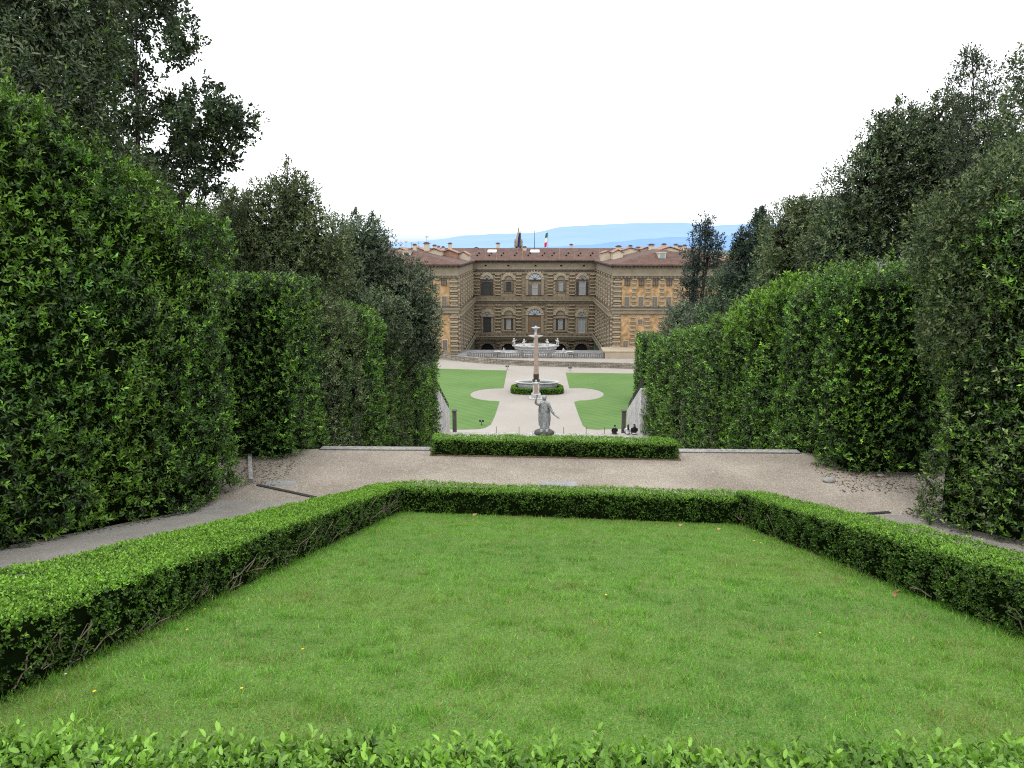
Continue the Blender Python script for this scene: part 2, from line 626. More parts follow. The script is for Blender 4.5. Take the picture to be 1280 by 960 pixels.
def tree(name, label, blobs, foot, seed, tone=ILEX, leafL=.16, leafW=.07, dens=60, k=5, cat='tree', group=None, rough=.28, gap=.40,
         sprigs=(), tipamt=.15, mat=None, up=.5, spread=.95, shell=.5, trunk_r=.28, inner=True, tipcol=LIME * .5):
    """blobs: (px, py, Y, rx_px, ry_px) read off the photograph at that distance."""
    fx, fy = foot
    root = empty(name, (fx, fy, float(ground(fx, fy))), label, cat, group)
    LV = Leaves()
    cs = []
    for bi, (px, py, Y, rx, ry) in enumerate(blobs):
        c = at_y(px, py, Y)
        dep = np.linalg.norm(c - EYE)
        ax, az = rx * dep / F, ry * dep / F
        ay = min(ax, az) * .9 + .1 * max(ax, az)
        cs.append((c, ax, az))
        area = 4 * math.pi * ((ax * az + ax * ay + az * ay) / 3)
        n = int(area * dens / k * 2.2)
        P, d, rr = blob_points(c, (ax, ay, az), n, seed + bi * 13, shell, rough, gap)
        n = len(P)
        D = unit(d * .7 + np.array([0, 0, up]) + RNG.normal(0, .5, (n, 3)))
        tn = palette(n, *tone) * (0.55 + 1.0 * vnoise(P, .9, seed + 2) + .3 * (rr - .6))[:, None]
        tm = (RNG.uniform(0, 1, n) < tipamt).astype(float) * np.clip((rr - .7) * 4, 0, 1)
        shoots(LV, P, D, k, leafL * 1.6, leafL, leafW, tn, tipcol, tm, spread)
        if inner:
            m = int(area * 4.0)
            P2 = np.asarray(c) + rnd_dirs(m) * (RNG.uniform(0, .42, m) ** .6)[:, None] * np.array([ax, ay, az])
            LV.put(P2, rnd_dirs(m), rnd_dirs(m), leafL * 2.6, leafL * 1.8, palette(m, *tone) * .35)  # oversized inner leaves fill the crown, its shade put into their tint
    tops = []
    for (px, py0, py1, Y, w) in sprigs:   # upright leading shoots
        a, b = at_y(px, py0, Y), at_y(px + RNG.uniform(-4, 4), py1, Y)
        m = int(np.linalg.norm(b - a) / leafL * 6)
        t = RNG.uniform(0, 1, m)
        wid = w * np.linalg.norm(a - EYE) / F
        P = a + (b - a) * t[:, None] + RNG.normal(0, 1, (m, 3)) * (wid * (1.05 - t))[:, None] * np.array([1, 1, .5])
        D = unit(np.array([0, 0, 1.0]) + RNG.normal(0, .45, (m, 3)))
        shoots(LV, P, D, 4, leafL * 1.2, leafL, leafW, palette(m, *tone) * 1.1, tipcol, np.full(m, .15), .8)
        tops.append((a, b))
    LV.build('crown', mat or M_leaf_dull, root)
    # trunk and limbs
    mb = MB()
    g = np.array([fx, fy, float(ground(fx, fy)) - .2])
    cen = np.mean([c for c, _, _ in cs], axis=0)
    fork = g + (cen - g) * .45 + np.array([0, 0, .3])
    mid = (g + fork) / 2 + RNG.normal(0, .12, 3)
    mb.tube([g, g + (mid - g) * .15, mid, fork], [trunk_r * 1.35, trunk_r, trunk_r * .9, trunk_r * .78], 9)
    for ci_, (c, ax, az) in enumerate(cs):
        if len(cs) > 20 and ci_ % 4:
            continue
        m2 = fork + (c - fork) * .5 + RNG.normal(0, .25, 3)
        e = c + np.array([0, 0, az * .55])
        mb.tube([fork, m2, c, e], [trunk_r * .55, trunk_r * .36, trunk_r * .22, .03], 6)
        for q in range(5):
            dd = rnd_dirs(1)[0]
            dd[2] = abs(dd[2]) * .7
            e2 = c + dd * np.array([ax, ax, az]) * .85
            mb.tube([m2 + (c - m2) * RNG.uniform(.3, 1), (c + e2) / 2 + RNG.normal(0, .1, 3), e2], [trunk_r * .16, trunk_r * .1, .015], 5)
    for a, b in tops:
        mb.tube([a - (b - a) * .4, a, b], [.05, .035, .012], 5)
    mb.build('trunk', M_bark, root, smooth=True)
    return root


# ================================================================== SETTING
def sheet(name, mat, xs, ys, zoff=0.0, zf=None, kind='structure'):
    xs, ys = np.asarray(xs, float), np.asarray(ys, float)
    X, Y = np.meshgrid(xs, ys)
    Z = (zf or ground)(X, Y) + zoff
    V = np.stack([X.ravel(), Y.ravel(), Z.ravel()], 1)
    nx, ny = len(xs), len(ys)
    i = (np.arange(ny - 1)[:, None] * nx + np.arange(nx - 1)[None, :]).ravel()
    idx = np.stack([i, i + 1, i + nx + 1, i + nx], 1).ravel()
    o = raw_mesh(name, V, idx, 4, mat)
    o['kind'] = kind
    return o


def strip(name, mat, us, vs, fx, fy, zoff):
    """a ground sheet whose outline follows fx(u, y) and fy(u or x, v)."""
    U, V_ = np.meshgrid(np.asarray(us, float), np.asarray(vs, float))
    X, Y = fx(U, V_), fy(U, V_)
    V = np.stack([X.ravel(), Y.ravel(), (ground(X, Y) + zoff).ravel()], 1)
    nx, ny = len(us), len(vs)
    i = (np.arange(ny - 1)[:, None] * nx + np.arange(nx - 1)[None, :]).ravel()
    o = raw_mesh(name, V, np.stack([i, i + 1, i + nx + 1, i + nx], 1).ravel(), 4, mat)
    o['kind'] = 'structure'
    return o


def far_edge(x):     # middle line of the hedge at the far end of the lawn
    return 19.78 - .071 * np.clip(x + 3.6, -.6, 10)


def left_edge(y):    # middle lines of the side hedges
    return -5.90 + (y - 2.8) * .109


def right_edge(y):
    return 7.35 - (y - 2.8) * .078


M_soil = stone('soil', (.055, .048, .030), (.085, .080, .045), 0.8, 0.95, 0.3, c3=(.05, .075, .028), fine=9)
M_gravel = stone('gravel', (.215, .185, .150), (.340, .300, .250), 0.30, 0.95, 0.9, c3=(.37, .355, .33), fine=30, dist=.03)
M_path = stone('paved_path', (.205, .190, .165), (.275, .260, .235), 0.9, 0.9, 0.25, c3=(.22, .20, .15), fine=30, dist=.01)
M_lawnbase = stone('lawn_soil', (.085, .150, .030), (.115, .190, .042), 1.6, 0.95, 0.3, c3=(.16, .18, .07), fine=45, dist=.02)
M_floor = stone('pale_gravel', (.270, .248, .220), (.320, .298, .268), 0.07, 0.95, 0.1, c3=(.36, .34, .31), dist=.02)
M_terrace = stone('terrace_paving', (.30, .285, .26), (.40, .385, .36), 0.5, 0.9, 0.15, fine=6)
M_farland = stone('far_land', (.05, .075, .045), (.10, .11, .08), 0.01, 0.95, 0.0)

gx = np.concatenate([[-14000, -6000, -2500, -900, -300, -120], np.arange(-70, 72, 3.5), [120, 300, 900, 2500, 6000, 14000]])
gy = np.concatenate([[-400, -100, -30, -8, 0, .9, 1.3, 3], np.arange(5, 17, 2), np.arange(17.5, 22, .25), [22, 25.9, 27], np.arange(30, 45, 3), [45, 50, 55, 60.7, 62.5], np.arange(66, 84, 3), np.arange(84, 166, 4), [166.0, 172, 173]])
sheet('ground', M_soil, gx, gy, -0.11)


def court_z(x, y):
    return np.where((np.abs(x - 1.0) < 17.9) & (y < 215), -9.0, ground(x, y))


gx2 = np.concatenate([[-14000, -6000, -2500, -900, -300, -120, -60, -17.0], [-16.8, 0, 18.8], [19.0, 60, 120, 300, 900, 2500, 6000, 14000]])
gy2 = np.concatenate([[173, 173.2, 190, 214.9, 215.1, 260, 330, 500, 1000, 2000, 4000, 8000, 14000, 26000]])
sheet('terrain', M_farland, gx2, gy2, -0.06, court_z)

strip('gravel_terrace', M_gravel, np.linspace(-17, 19, 109), np.linspace(0, 1, 40) ** 1.4, lambda x, v: x, lambda x, v: far_edge(x) + (25.95 - far_edge(x)) * v, 0.004)
strip('lawn_slope', M_lawnbase, np.linspace(0, 1, 40), np.append(np.linspace(0, .92, 26), np.linspace(.93, 1, 14)), lambda u, v: left_edge(19 * v) + (right_edge(19 * v) - left_edge(19 * v)) * u,
      lambda u, v: 1.35 + (far_edge(-4.1 + 10.2 * u) - 1.3) * v, 0.016)
strip('path', M_path, np.linspace(0, 1, 10), np.append(np.linspace(1.35, 19, 24), [19.4, 19.8, 20.3]), lambda u, y: -9.7 - .125 * (20.5 - y) + (left_edge(y) + 9.7 + .125 * (20.5 - y)) * u, lambda u, y: y, 0.022)
strip('path', M_path, np.linspace(0, 1, 10), np.append(np.linspace(1.35, 18, 24), [18.4, 18.8, 19.2, 19.6]), lambda u, y: right_edge(y) + (11.7 + .09 * (19.8 - y) - right_edge(y)) * u, lambda u, y: y, 0.022)
sheet('viewing_terrace', M_gravel, np.linspace(-20, 22, 5), np.linspace(-30, 0.9, 5), 0.0)
sheet('lower_terrace', M_terrace, np.linspace(-8.6, 11.6, 21), np.linspace(45.2, 60.7, 9), 0.02)
sheet('amphitheatre_floor', M_floor, np.linspace(-45, 47, 24), np.linspace(84.5, 160.3, 24), 0.0)
for sx in (-1, 1):   # the bed soil along the foot of the tall hedges
    pass

# -- amphitheatre lawns, outlines read off the photograph on the floor plane
M_turf = stone('mown_turf', (.075, .150, .038), (.105, .185, .052), 0.10, 0.95, 0.15, c3=(.14, .19, .07), dist=.03)
_nt = M_turf.node_tree
_bs = [n for n in _nt.nodes if n.type == 'BSDF_PRINCIPLED'][0]
_src = _bs.inputs['Base Color'].links[0].from_socket
_wv = N(_nt, 'ShaderNodeTexWave', Scale=.30, Distortion=.7, Detail=2.0)
_wv.bands_direction = 'DIAGONAL'
_gp = N(_nt, 'ShaderNodeNewGeometry')
_nt.links.new(_gp.outputs['Position'], _wv.inputs['Vector'])
_mr = N(_nt, 'ShaderNodeMapRange')
_mr.inputs[3].default_value, _mr.inputs[4].default_value = .93, 1.06
_nt.links.new(_wv.outputs['Fac'], _mr.inputs[0])
_mx = N(_nt, 'ShaderNodeMix', data_type='RGBA', blend_type='MULTIPLY')
_mx.inputs[0].default_value = 1.0
_nt.links.new(_src, _mx.inputs[6])
_nt.links.new(_mr.outputs[0], _mx.inputs[7])
_nt.links.new(_mx.outputs[2], _bs.inputs['Base Color'])


def lawn_poly(name, pts_px, extra):
    P = [at_z(520 + x / 3.765, 400 + y / 3.765, 0.0) for x, y in pts_px]
    pts = [(p[0], p[1]) for p in P] + extra
    bm = bmesh.new()
    vs = [bm.verts.new((x, y, 0.03)) for x, y in pts]
    f = bm.faces.new(vs)
    bmesh.ops.triangulate(bm, faces=[f])
    bmesh.ops.recalc_face_normals(bm, faces=bm.faces)
    me = bpy.data.meshes.new(name)
    bm.to_mesh(me)
    bm.free()
    me.materials.append(M_turf)
    o = bpy.data.objects.new(name, me)
    COL.objects.link(o)
    o['kind'] = 'structure'
    return o, pts


def arc_px(cx, cy, rx, ry, a0, a1, n=14):
    return [(cx + rx * math.cos(math.radians(a0 + (a1 - a0) * i / (n - 1))), cy + ry * math.sin(math.radians(a0 + (a1 - a0) * i / (n - 1)))) for i in range(n)]


left_px = [(428, 238), (412, 321)] + arc_px(388, 352, 133, 30, 262, 98) + [(393, 384), (372, 450), (352, 492), (325, 508), (290, 514), (205, 516)]
right_px = [(704, 248), (722, 321)] + arc_px(758, 350, 126, 30, -86, 86) + [(744, 386), (768, 455), (786, 497), (806, 513), (850, 516), (960, 512)]
pL = at_z(480, 459, 0.0)
pR = at_z(860, 468, 0.0)
lawn_poly('lawn', left_px, [(-24, 98), (-30, 112), (-31, 130), (pL[0], pL[1])])
lawn_poly('lawn', right_px, [(26, 98), (32, 112), (33, 130), (pR[0], pR[1])])

# -- hills
def hills(name, pts, Y, mat, seed, base=-12):
    xs = np.linspace(pts[0][0], pts[-1][0], 220)
    py = np.interp(xs, [p[0] for p in pts], [p[1] for p in pts])
    ridge = np.array([at_y(a, b, Y) for a, b in zip(xs, py)])
    ridge[:, 2] += (fbm(np.stack([xs * .05, xs * 0, xs * 0], 1), 1.0, seed) - .5) * Y * .0022
    rows = []
    for t, h in ((-.35, 0), (-.25, .22), (-.14, .55), (-.06, .85), (0, 1), (.1, .8), (.3, 0)):
        R = ridge.copy()
        R[:, 1] = Y * (1 + t)
        w = (fbm(np.stack([xs * .03, xs * 0 + t * 9, xs * 0], 1), 1.0, seed + 3) - .5) * .25 if 0 < h < 1 else 0
        R[:, 2] = base + (ridge[:, 2] - base) * np.clip(h + w, 0, 1)
        rows.append(R)
    V = np.concatenate(rows)
    nx = len(xs)
    i = (np.arange(len(rows) - 1)[:, None] * nx + np.arange(nx - 1)[None, :]).ravel()
    idx = np.stack([i, i + 1, i + nx + 1, i + nx], 1).ravel()
    o = raw_mesh(name, V, idx, 4, mat)
    o.data.polygons.foreach_set('use_smooth', [True] * len(o.data.polygons))
    o['kind'] = 'structure'
    return o


M_hill_far = stone('hazy_hill_far', (.205, .315, .50), (.235, .34, .515), 0.0012, 1.0, 0.0, spec=0.0)  # both hill materials carry distance haze in their base colour
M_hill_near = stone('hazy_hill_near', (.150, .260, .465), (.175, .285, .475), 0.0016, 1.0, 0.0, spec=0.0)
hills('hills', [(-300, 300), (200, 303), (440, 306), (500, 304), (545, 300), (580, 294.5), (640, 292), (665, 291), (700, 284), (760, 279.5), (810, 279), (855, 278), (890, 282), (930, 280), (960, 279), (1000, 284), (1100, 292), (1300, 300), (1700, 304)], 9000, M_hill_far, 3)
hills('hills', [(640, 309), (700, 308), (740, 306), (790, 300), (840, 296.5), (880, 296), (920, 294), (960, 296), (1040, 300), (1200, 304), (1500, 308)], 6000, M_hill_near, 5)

# ================================================================== PALACE
YB, YF = 213.0, 167.0
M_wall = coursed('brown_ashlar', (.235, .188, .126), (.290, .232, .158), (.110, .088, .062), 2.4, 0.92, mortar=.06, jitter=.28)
M_wall_dark = coursed('shaded_ashlar', (.135, .110, .078), (.180, .146, .102), (.050, .042, .032), 2.0, 0.80, mortar=.08, jitter=.28)  # darker copy of the brown ashlar, courtyard shade put into its colour
M_trim = stone('brown_stone_trim', (.205, .172, .124), (.275, .230, .166), 0.7, 0.85, 0.2, c3=(.16, .135, .10))
M_block = stone('rusticated_block', (.260, .212, .148), (.340, .280, .198), 0.6, 0.88, 0.3, c3=(.16, .13, .092))
M_trim_dark = stone('weathered_ledge', (.055, .050, .048), (.10, .09, .08), 0.8, 0.85, 0.2)
M_ochre = stone('ochre_plaster', (.31, .20, .10), (.38, .255, .135), 0.22, 0.9, 0.1, c3=(.27, .19, .11), fine=1.2)
M_roof = stone('terracotta_tiles', (.072, .044, .036), (.120, .072, .056), 0.5, 0.9, 0.3, c3=(.15, .10, .078), fine=3)
M_roof2 = stone('pale_terracotta', (.24, .135, .10), (.33, .20, .15), 0.5, 0.9, 0.3, c3=(.38, .27, .2), fine=3)
M_cream = stone('cream_plaster', (.42, .36, .275), (.54, .47, .37), 0.4, 0.9, 0.1, c3=(.42, .36, .28))
M_pane = plain('window_glass', (.045, .05, .055), .12, 0, .6)
M_pane_pale = plain('curtained_glass', (.26, .29, .32), .25, 0, .5)
M_lunette = plain('pale_lunette_glass', (.42, .47, .52), .3, 0, .5)
M_frame = plain('pale_window_frame', (.40, .36, .29), .6)
M_shutter = plain('grey_brown_shutter', (.135, .110, .085), .7)
M_shutter_dk = plain('dark_shutter', (.045, .038, .034), .7)
M_dark = plain('dark_opening', (.010, .009, .009), .9, 0, .1)
M_door = stone('brown_wood_door', (.16, .095, .05), (.22, .135, .07), 1.5, .7, .1)
M_white = stone('white_marble', (.33, .33, .325), (.47, .47, .46), 1.0, .6, .1, c3=(.24, .25, .255), fine=3)
M_greystone = stone('grey_stone', (.12, .115, .105), (.20, .19, .175), 0.7, .9, .3, c3=(.10, .095, .085), fine=3)
M_iron = plain('dark_iron', (.030, .030, .032), .55, .3)

XL, XR = -17.2, 19.2            # the courtyard's inner walls
OX = 1.0
palace = empty('palace', (OX, YB, 0), 'huge brown stone palace with arched windows and red tiled roofs around a courtyard', 'palace')


def PX(px, Y):
    return float(at_y(px, 380, Y)[0])


def PZ(py, Y):
    return float(at_y(664, py, Y)[2])


ZE = 20.9        # eaves
def zb(py):
    return PZ(py, YB)
def zf_(py):
    return PZ(py, YF)


# main walls
mb = MB()
mb.box(XL, XR, YB, YB + 20, -9, ZE - 2.4)
mb.build('rear_wall', M_wall, palace)
mb = MB()
mb.box(XL, XR, YB - .12, YB + 20, ZE - 2.4, ZE - .2)
mb.box(XL, XR, YB - .35, YB - .12, ZE - 2.75, ZE - 2.35)
mb.build('frieze', M_trim, palace)
for xa, xb in ((XL - 30, XL), (XR, XR + 30)):
    mb = MB()
    mb.box(xa, xb, YF + .02, YB + 20, -9, ZE - 2.3)
    mb.build('wing_wall', M_wall, palace)
    mb = MB()
    mb.box(xa - .1, xb + .1, YF - .15, YB + 20, ZE - 2.3, ZE - .25)
    mb.box(xa - .3, xb + .3, YF - .45, YB + 20, ZE - 2.6, ZE - 2.3)
    mb.build('frieze', M_trim, palace)

# dentils and brackets under the eaves
mb = MB()
n = 44
for i in range(n):
    x = XL + (i + .5) * (XR - XL) / n
    mb.box(x - .2, x + .2, YB - .75, YB - .1, ZE - .75, ZE - .25)
    mb.box(x - .22, x + .22, YB - .5, YB - .3, ZE - 3.35, ZE - 2.8)
for i in range(52):
    y = YF + (i + .5) * (YB - YF) / 52
    for x, s in ((XL, 1), (XR, -1)):
        mb.box(min(x + s * .1, x + s * .8), max(x + s * .1, x + s * .8), y - .2, y + .2, ZE - .75, ZE - .25)
for s in (-1, 1):
    for i in range(34):
        x = (XL if s < 0 else XR) + s * (i + .4) * .88
        mb.box(x - .2, x + .2, YF - .85, YF - .16, ZE - .75, ZE - .3)
        mb.box(x - .24, x + .24, YF - .42, YF - .2, ZE - 3.2, ZE - 2.65)
mb.build('dentil_moulding', M_trim_dark, palace)['kind'] = 'stuff'

# roofs
def hip(x0, x1, y0, y1, z0, z1, rx, ry0, ry1, mat, name='roof'):
    m = MB()
    v = [(x0, y0, z0), (x1, y0, z0), (x1, y1, z0), (x0, y1, z0), (rx, ry0, z1), (rx, ry1, z1)]
    m.add(v, [(0, 1, 4), (1, 2, 5, 4), (2, 3, 5), (3, 0, 4, 5)])
    m.box(x0, x1, y0, y1, z0 - .28, z0 - .02)
    return m.build(name, mat, palace)


RZ = 24.3
hip(XL - 31, XL + 1.0, YF - 1.1, YB + 6, ZE, RZ - .1, XL - 12.5, YF + 9, YB + 6, M_roof)
hip(XR - 1.0, XR + 31, YF - 1.1, YB + 6, ZE, RZ - .1, XR + 12.5, YF + 9, YB + 6, M_roof)
mb = MB()
mb.prism([(YB - 1.1, ZE - .3), (YB - 1.1, ZE), (YB + 12, RZ), (YB + 26, ZE), (YB + 26, ZE - .3)], 'x', XL - 33, XR + 33)
mroof = mb.build('roof', M_roof, palace)
# roof furniture on the main roof: skylights, vents, chimneys
M_glare = plain('pale_skylight', (.70, .74, .78), .2)


def zroof(y):
    return ZE + (RZ - ZE) * (y - YB + 1.1) / 13.1


for px in (615.5, 668.3):
    y = YB + 8.2
    x = PX(px, y)
    s = (RZ - ZE) / 13.1
    m = MB()
    m.add([(x - 1.35, y - 1.2, zroof(y - 1.2) + .18), (x + 1.35, y - 1.2, zroof(y - 1.2) + .18), (x + 1.35, y + 1.2, zroof(y + 1.2) + .18), (x - 1.35, y + 1.2, zroof(y + 1.2) + .18),
           (x - 1.35, y - 1.2, zroof(y - 1.2)), (x + 1.35, y - 1.2, zroof(y - 1.2)), (x + 1.35, y + 1.2, zroof(y + 1.2)), (x - 1.35, y + 1.2, zroof(y + 1.2))],
          [(0, 1, 2, 3), (4, 5, 1, 0), (5, 6, 2, 1), (6, 7, 3, 2), (7, 4, 0, 3)])
    m.build('skylight', M_glare, mroof)
for px in (597, 612, 627, 643.5, 660, 677.5, 689.5, 707, 722, 737):
    for yy, dx in ((YB + 3.2, 0), (YB + 5.6, .6)):
        x = PX(px, yy) + dx
        m = MB()
        m.box(x - .22, x + .22, yy - .25, yy + .25, zroof(yy), zroof(yy) + .38)
        m.build('roof_vent', M_dark, mroof)
for px in (579, 608, 621, 647.5, 653.5, 699, 717, 748):
    a, b = PX(px, YB), PX(px - .8, YB + 12)
    s = .035
    m = MB()
    m.add([(a - s, YB - 1.0, ZE + .07), (a + s, YB - 1.0, ZE + .07), (b + s, YB + 11.8, RZ + .04), (b - s, YB + 11.8, RZ + .04)], [(0, 1, 2, 3)])
    m.build('roof_seam', M_roof2, mroof)


def chimney(px, py_top, py_base, wpx, Y, mat=None, parent=None):
    x, zt, z0, w = PX(px, Y), PZ(py_top, Y), PZ(py_base, Y), wpx * (Y * 1.02) / F
    m = MB()
    m.box(x - w / 2, x + w / 2, Y, Y + w, z0 - .5, zt - .3)
    c = m.build('chimney', mat or M_cream, parent or palace)
    m = MB()
    m.box(x - w * .68, x + w * .68, Y - w * .15, Y + w * 1.15, zt - .3, zt - .12)
    m.box(x - w * .4, x + w * .4, Y + w * .1, Y + w * .9, zt - .12, zt + .08)
    m.build('chimney_cap', M_roof, c)


for a in ((595.8, 309, 315, 4.0, YB + 11), (622.6, 303.5, 311, 4.2, YB + 12), (655.5, 308, 315.5, 4.6, YB + 9), (713, 305, 310.5, 3.6, YB + 12.5),
          (520, 305, 313, 4.2, 178), (534.5, 303, 311, 6.2, 180), (544.5, 306, 315, 4, 186), (549.5, 307.5, 315, 3, 188), (555, 308, 315, 3.4, 192), (563.5, 303.5, 312, 4.0, 200),
          (771.5, 307, 313, 5.5, 195), (786, 306.5, 312, 4, 198), (795.5, 308.5, 313, 4, 198), (812, 305, 311, 6, 190), (827.5, 304.5, 310, 4.2, 190), (842, 305, 312, 4, 188), (847, 307, 313, 5, 192), (853, 306, 318, 4, 186)):
    chimney(*a)


def attic(px0, px1, py_eave, py_ridge, py_base, Y, mat=None, depth=7.0, gable=True):
    x0, x1, ze, zr, zb0 = PX(px0, Y), PX(px1, Y), PZ(py_eave, Y), PZ(py_ridge, Y), PZ(py_base, Y)
    m = MB()
    xm = (x0 + x1) / 2
    m.prism([(x0, zb0 - 1), (x1, zb0 - 1), (x1, ze), (xm, zr), (x0, ze)], 'y', Y, Y + depth)
    a = m.build('attic', mat or M_cream, palace)
    m = MB()
    t = .18
    m.add([(x0 - .3, Y - .3, ze - .05), (xm, Y - .3, zr + t), (x1 + .3, Y - .3, ze - .05), (x0 - .3, Y + depth, ze - .05), (xm, Y + depth, zr + t), (x1 + .3, Y + depth, ze - .05),
           (x0 - .3, Y - .3, ze - .05 + t), (xm, Y - .3, zr + 2 * t), (x1 + .3, Y - .3, ze - .05 + t), (x0 - .3, Y + depth, ze - .05 + t), (xm, Y + depth, zr + 2 * t), (x1 + .3, Y + depth, ze - .05 + t)],
          [(6, 7, 10, 9), (7, 8, 11, 10), (0, 1, 7, 6), (1, 2, 8, 7), (0, 3, 4, 1), (1, 4, 5, 2)])
    m.build('attic_roof', M_roof2, a)
    return a


attic(752, 764, 316.5, 315, 322, 192)
attic(765, 777, 316, 313, 323, 186)
attic(777, 796, 313, 310.5, 318, 196)
attic(800, 812, 312, 310, 318, 192)
attic(811, 858, 316, 309.5, 323, 184, depth=12)
attic(574, 586, 319, 315.5, 324, 194)
attic(492, 512, 315, 311, 322, 182)
attic(512, 530, 313, 309.5, 317, 186)
attic(536, 552, 314, 311.5, 319, 184)
attic(552, 572, 316.5, 313, 322, 190, M_roof2)


def dormer(px0, px1, py0, py1, Y, mat_pane):
    x0, x1, z0, z1 = PX(px0, Y), PX(px1, Y), PZ(py1, Y), PZ(py0, Y)
    m = MB()
    m.box(x0, x1, Y, Y + 5, z0 - .3, z1)
    m.box(x0 - .15, x1 + .15, Y - .15, Y + 5, z1, z1 + .15)
    d = m.build('dormer', M_cream, palace)
    w = x1 - x0
    m = MB()
    m.box(x0 + w * .2, x1 - w * .2, Y - .06, Y - .01, z0 + .15, z1 - .25)
    m.build('dormer_window', mat_pane, d)


dormer(505.0, 514.5, 314.5, 322.5, 171.5, M_pane)
dormer(821, 830.0, 316, 326, 170, plain('bluish_glass', (.18, .30, .36), .2))
for px, t, b, Y in ((507.5, 301, 312, 180), (533.5, 295, 304, 180), (514.5, 303, 312, 184), (523.5, 302, 312, 182)):
    a, c = at_y(px, t, Y), at_y(px, b, Y)
    m = MB()
    m.tube([c, a], .035, 5)
    m.tube([a + np.array([-.5, 0, -.1]), a + np.array([.5, 0, -.1])], .03, 5)
    m.tube([a + np.array([-.35, 0, -.4]), a + np.array([.35, 0, -.4])], .03, 5)
    m.build('antenna', M_iron, palace)


def rust_col(axis, c, face, z0, z1, w, depth, name='column', bh=1.0, mat=None):
    """engaged column of alternating wide and narrow blocks. axis 'x': stands on a wall facing -y at x = c; axis 'y' : on a wall facing sign at y=c."""
    m = MB()
    nb = max(2, int(round((z1 - z0) / (bh * .5))))
    h = (z1 - z0) / nb
    for i in range(nb):
        ww, dd = (w, depth) if i % 2 == 0 else (w * .70, depth * .35)
        za, zb_ = z0 + i * h, z0 + (i + 1) * h - .13
        if axis == 'x':
            m.box(c - ww / 2, c + ww / 2, face - dd, face + .01, za, zb_, .07)
        else:
            f, s = face
            m.box(min(f - s * .01, f + s * dd), max(f - s * .01, f + s * dd), c - ww / 2, c + ww / 2, za, zb_, .07)
    return m.build(name, mat or M_block, palace)


def arch_ring(m, x, zc, r0, r1, y, depth, seg=12, n_rays=False):
    pts = []
    for i in range(seg + 1):
        a = math.pi * i / seg
        pts.append((x + r1 * math.cos(a), zc + r1 * math.sin(a)))
    for i in range(seg, -1, -1):
        a = math.pi * i / seg
        pts.append((x + r0 * math.cos(a), zc + r0 * math.sin(a)))
    for i in range(seg):
        a, b = math.pi * i / seg, math.pi * (i + .9) / seg
        q = [(x + r * math.cos(t), zc + r * math.sin(t)) for r, t in ((r0, a), (r1, a), (r1, b), (r0, b))]
        m.prism(q, 'y', y - depth * (1.0 if i % 2 else .8), y + .01)


def half_disc(m, x, zc, r, y0, y1, seg=14):
    m.prism([(x + r * math.cos(math.pi * i / seg), zc + r * math.sin(math.pi * i / seg)) for i in range(seg + 1)], 'y', y0, y1)


def window(x, z0, z1, w, y, shutter=None, pane=None, lunette=None, surround=0.0, arch=False, shut_w=None, name='window'):
    """a window on a wall facing -y; frame bars, pane and shutters in front of a recessed opening."""
    m = MB()
    b = max(.10, w * .07)
    m.box(x - w / 2, x - w / 2 + b, y - .22, y + .01, z0, z1)
    m.box(x + w / 2 - b, x + w / 2, y - .22, y + .01, z0, z1)
    m.box(x - w / 2 + b, x + w / 2 - b, y - .22, y + .01, z1 - b, z1)
    m.box(x - w / 2 + b, x + w / 2 - b, y - .22, y + .01, z0, z0 + b)
    m.box(x - b * .4, x + b * .4, y - .18, y + .01, z0 + b, z1 - b)
    m.box(x - w / 2 + b, x - b * .4, y - .16, y + .01, z0 + (z1 - z0) * .62, z0 + (z1 - z0) * .62 + b * .8)
    m.box(x + b * .4, x + w / 2 - b, y - .16, y + .01, z0 + (z1 - z0) * .62, z0 + (z1 - z0) * .62 + b * .8)
    wn = m.build(name, M_frame if pane is M_pane_pale else M_shutter_dk, palace)
    m = MB()
    m.box(x - w / 2 + b * .5, x + w / 2 - b * .5, y - .09, y - .03, z0 + b * .5, z1 - b * .5)
    m.build('pane', pane or M_pane, wn)
    if shutter:
        sw = shut_w or w * .45
        for s in (-1, 1):
            m = MB()
            xa, xb = sorted((x + s * (w / 2 + .04), x + s * (w / 2 + .04 + sw)))
            m.box(xa, xb, y - .28, y - .02, z0 - .05, z1 + .05, .03)
            for q in range(9):
                zq = z0 + (q + .5) * (z1 - z0) / 9
                m.box(xa + .1, xb - .1, y - .31, y - .285, zq - .12, zq + .06)
            m.build('shutter', shutter, wn)
    if surround:
        m = MB()
        sr = surround
        e = w / 2 + (shut_w or (w * .45 if shutter else 0)) + .1
        m.box(x - e - sr, x - e, y - .4, y + .01, z0 - .3, z1 + .2)
        m.box(x + e, x + e + sr, y - .4, y + .01, z0 - .3, z1 + .2)
        m.box(x - e - sr - .2, x + e + sr + .2, y - .55, y + .01, z1 + .2, z1 + .65)
        m.box(x - e - sr - .15, x + e + sr + .15, y - .6, y + .01, z0 - .65, z0 - .3)
        m.build('sill_and_surround', M_trim, wn)
    return wn


# columns of the rear facade
zc1a, zc1b = zb(417) + .3, zb(380)
zc2a, zc2b = zb(369.5) + .2, zb(339.5)
for px in (597, 622.5, 648.5, 687.5, 714.8, 740):
    x = PX(px, YB)
    w = 1.75
    rust_col('x', x, YB, zc1a, zc1b, w, .62)
    rust_col('x', x, YB, zc2a, zc2b, w * .95, .55)
    rust_col('x', x, YB, -9, zb(421.5), w, .6, mat=M_wall_dark)
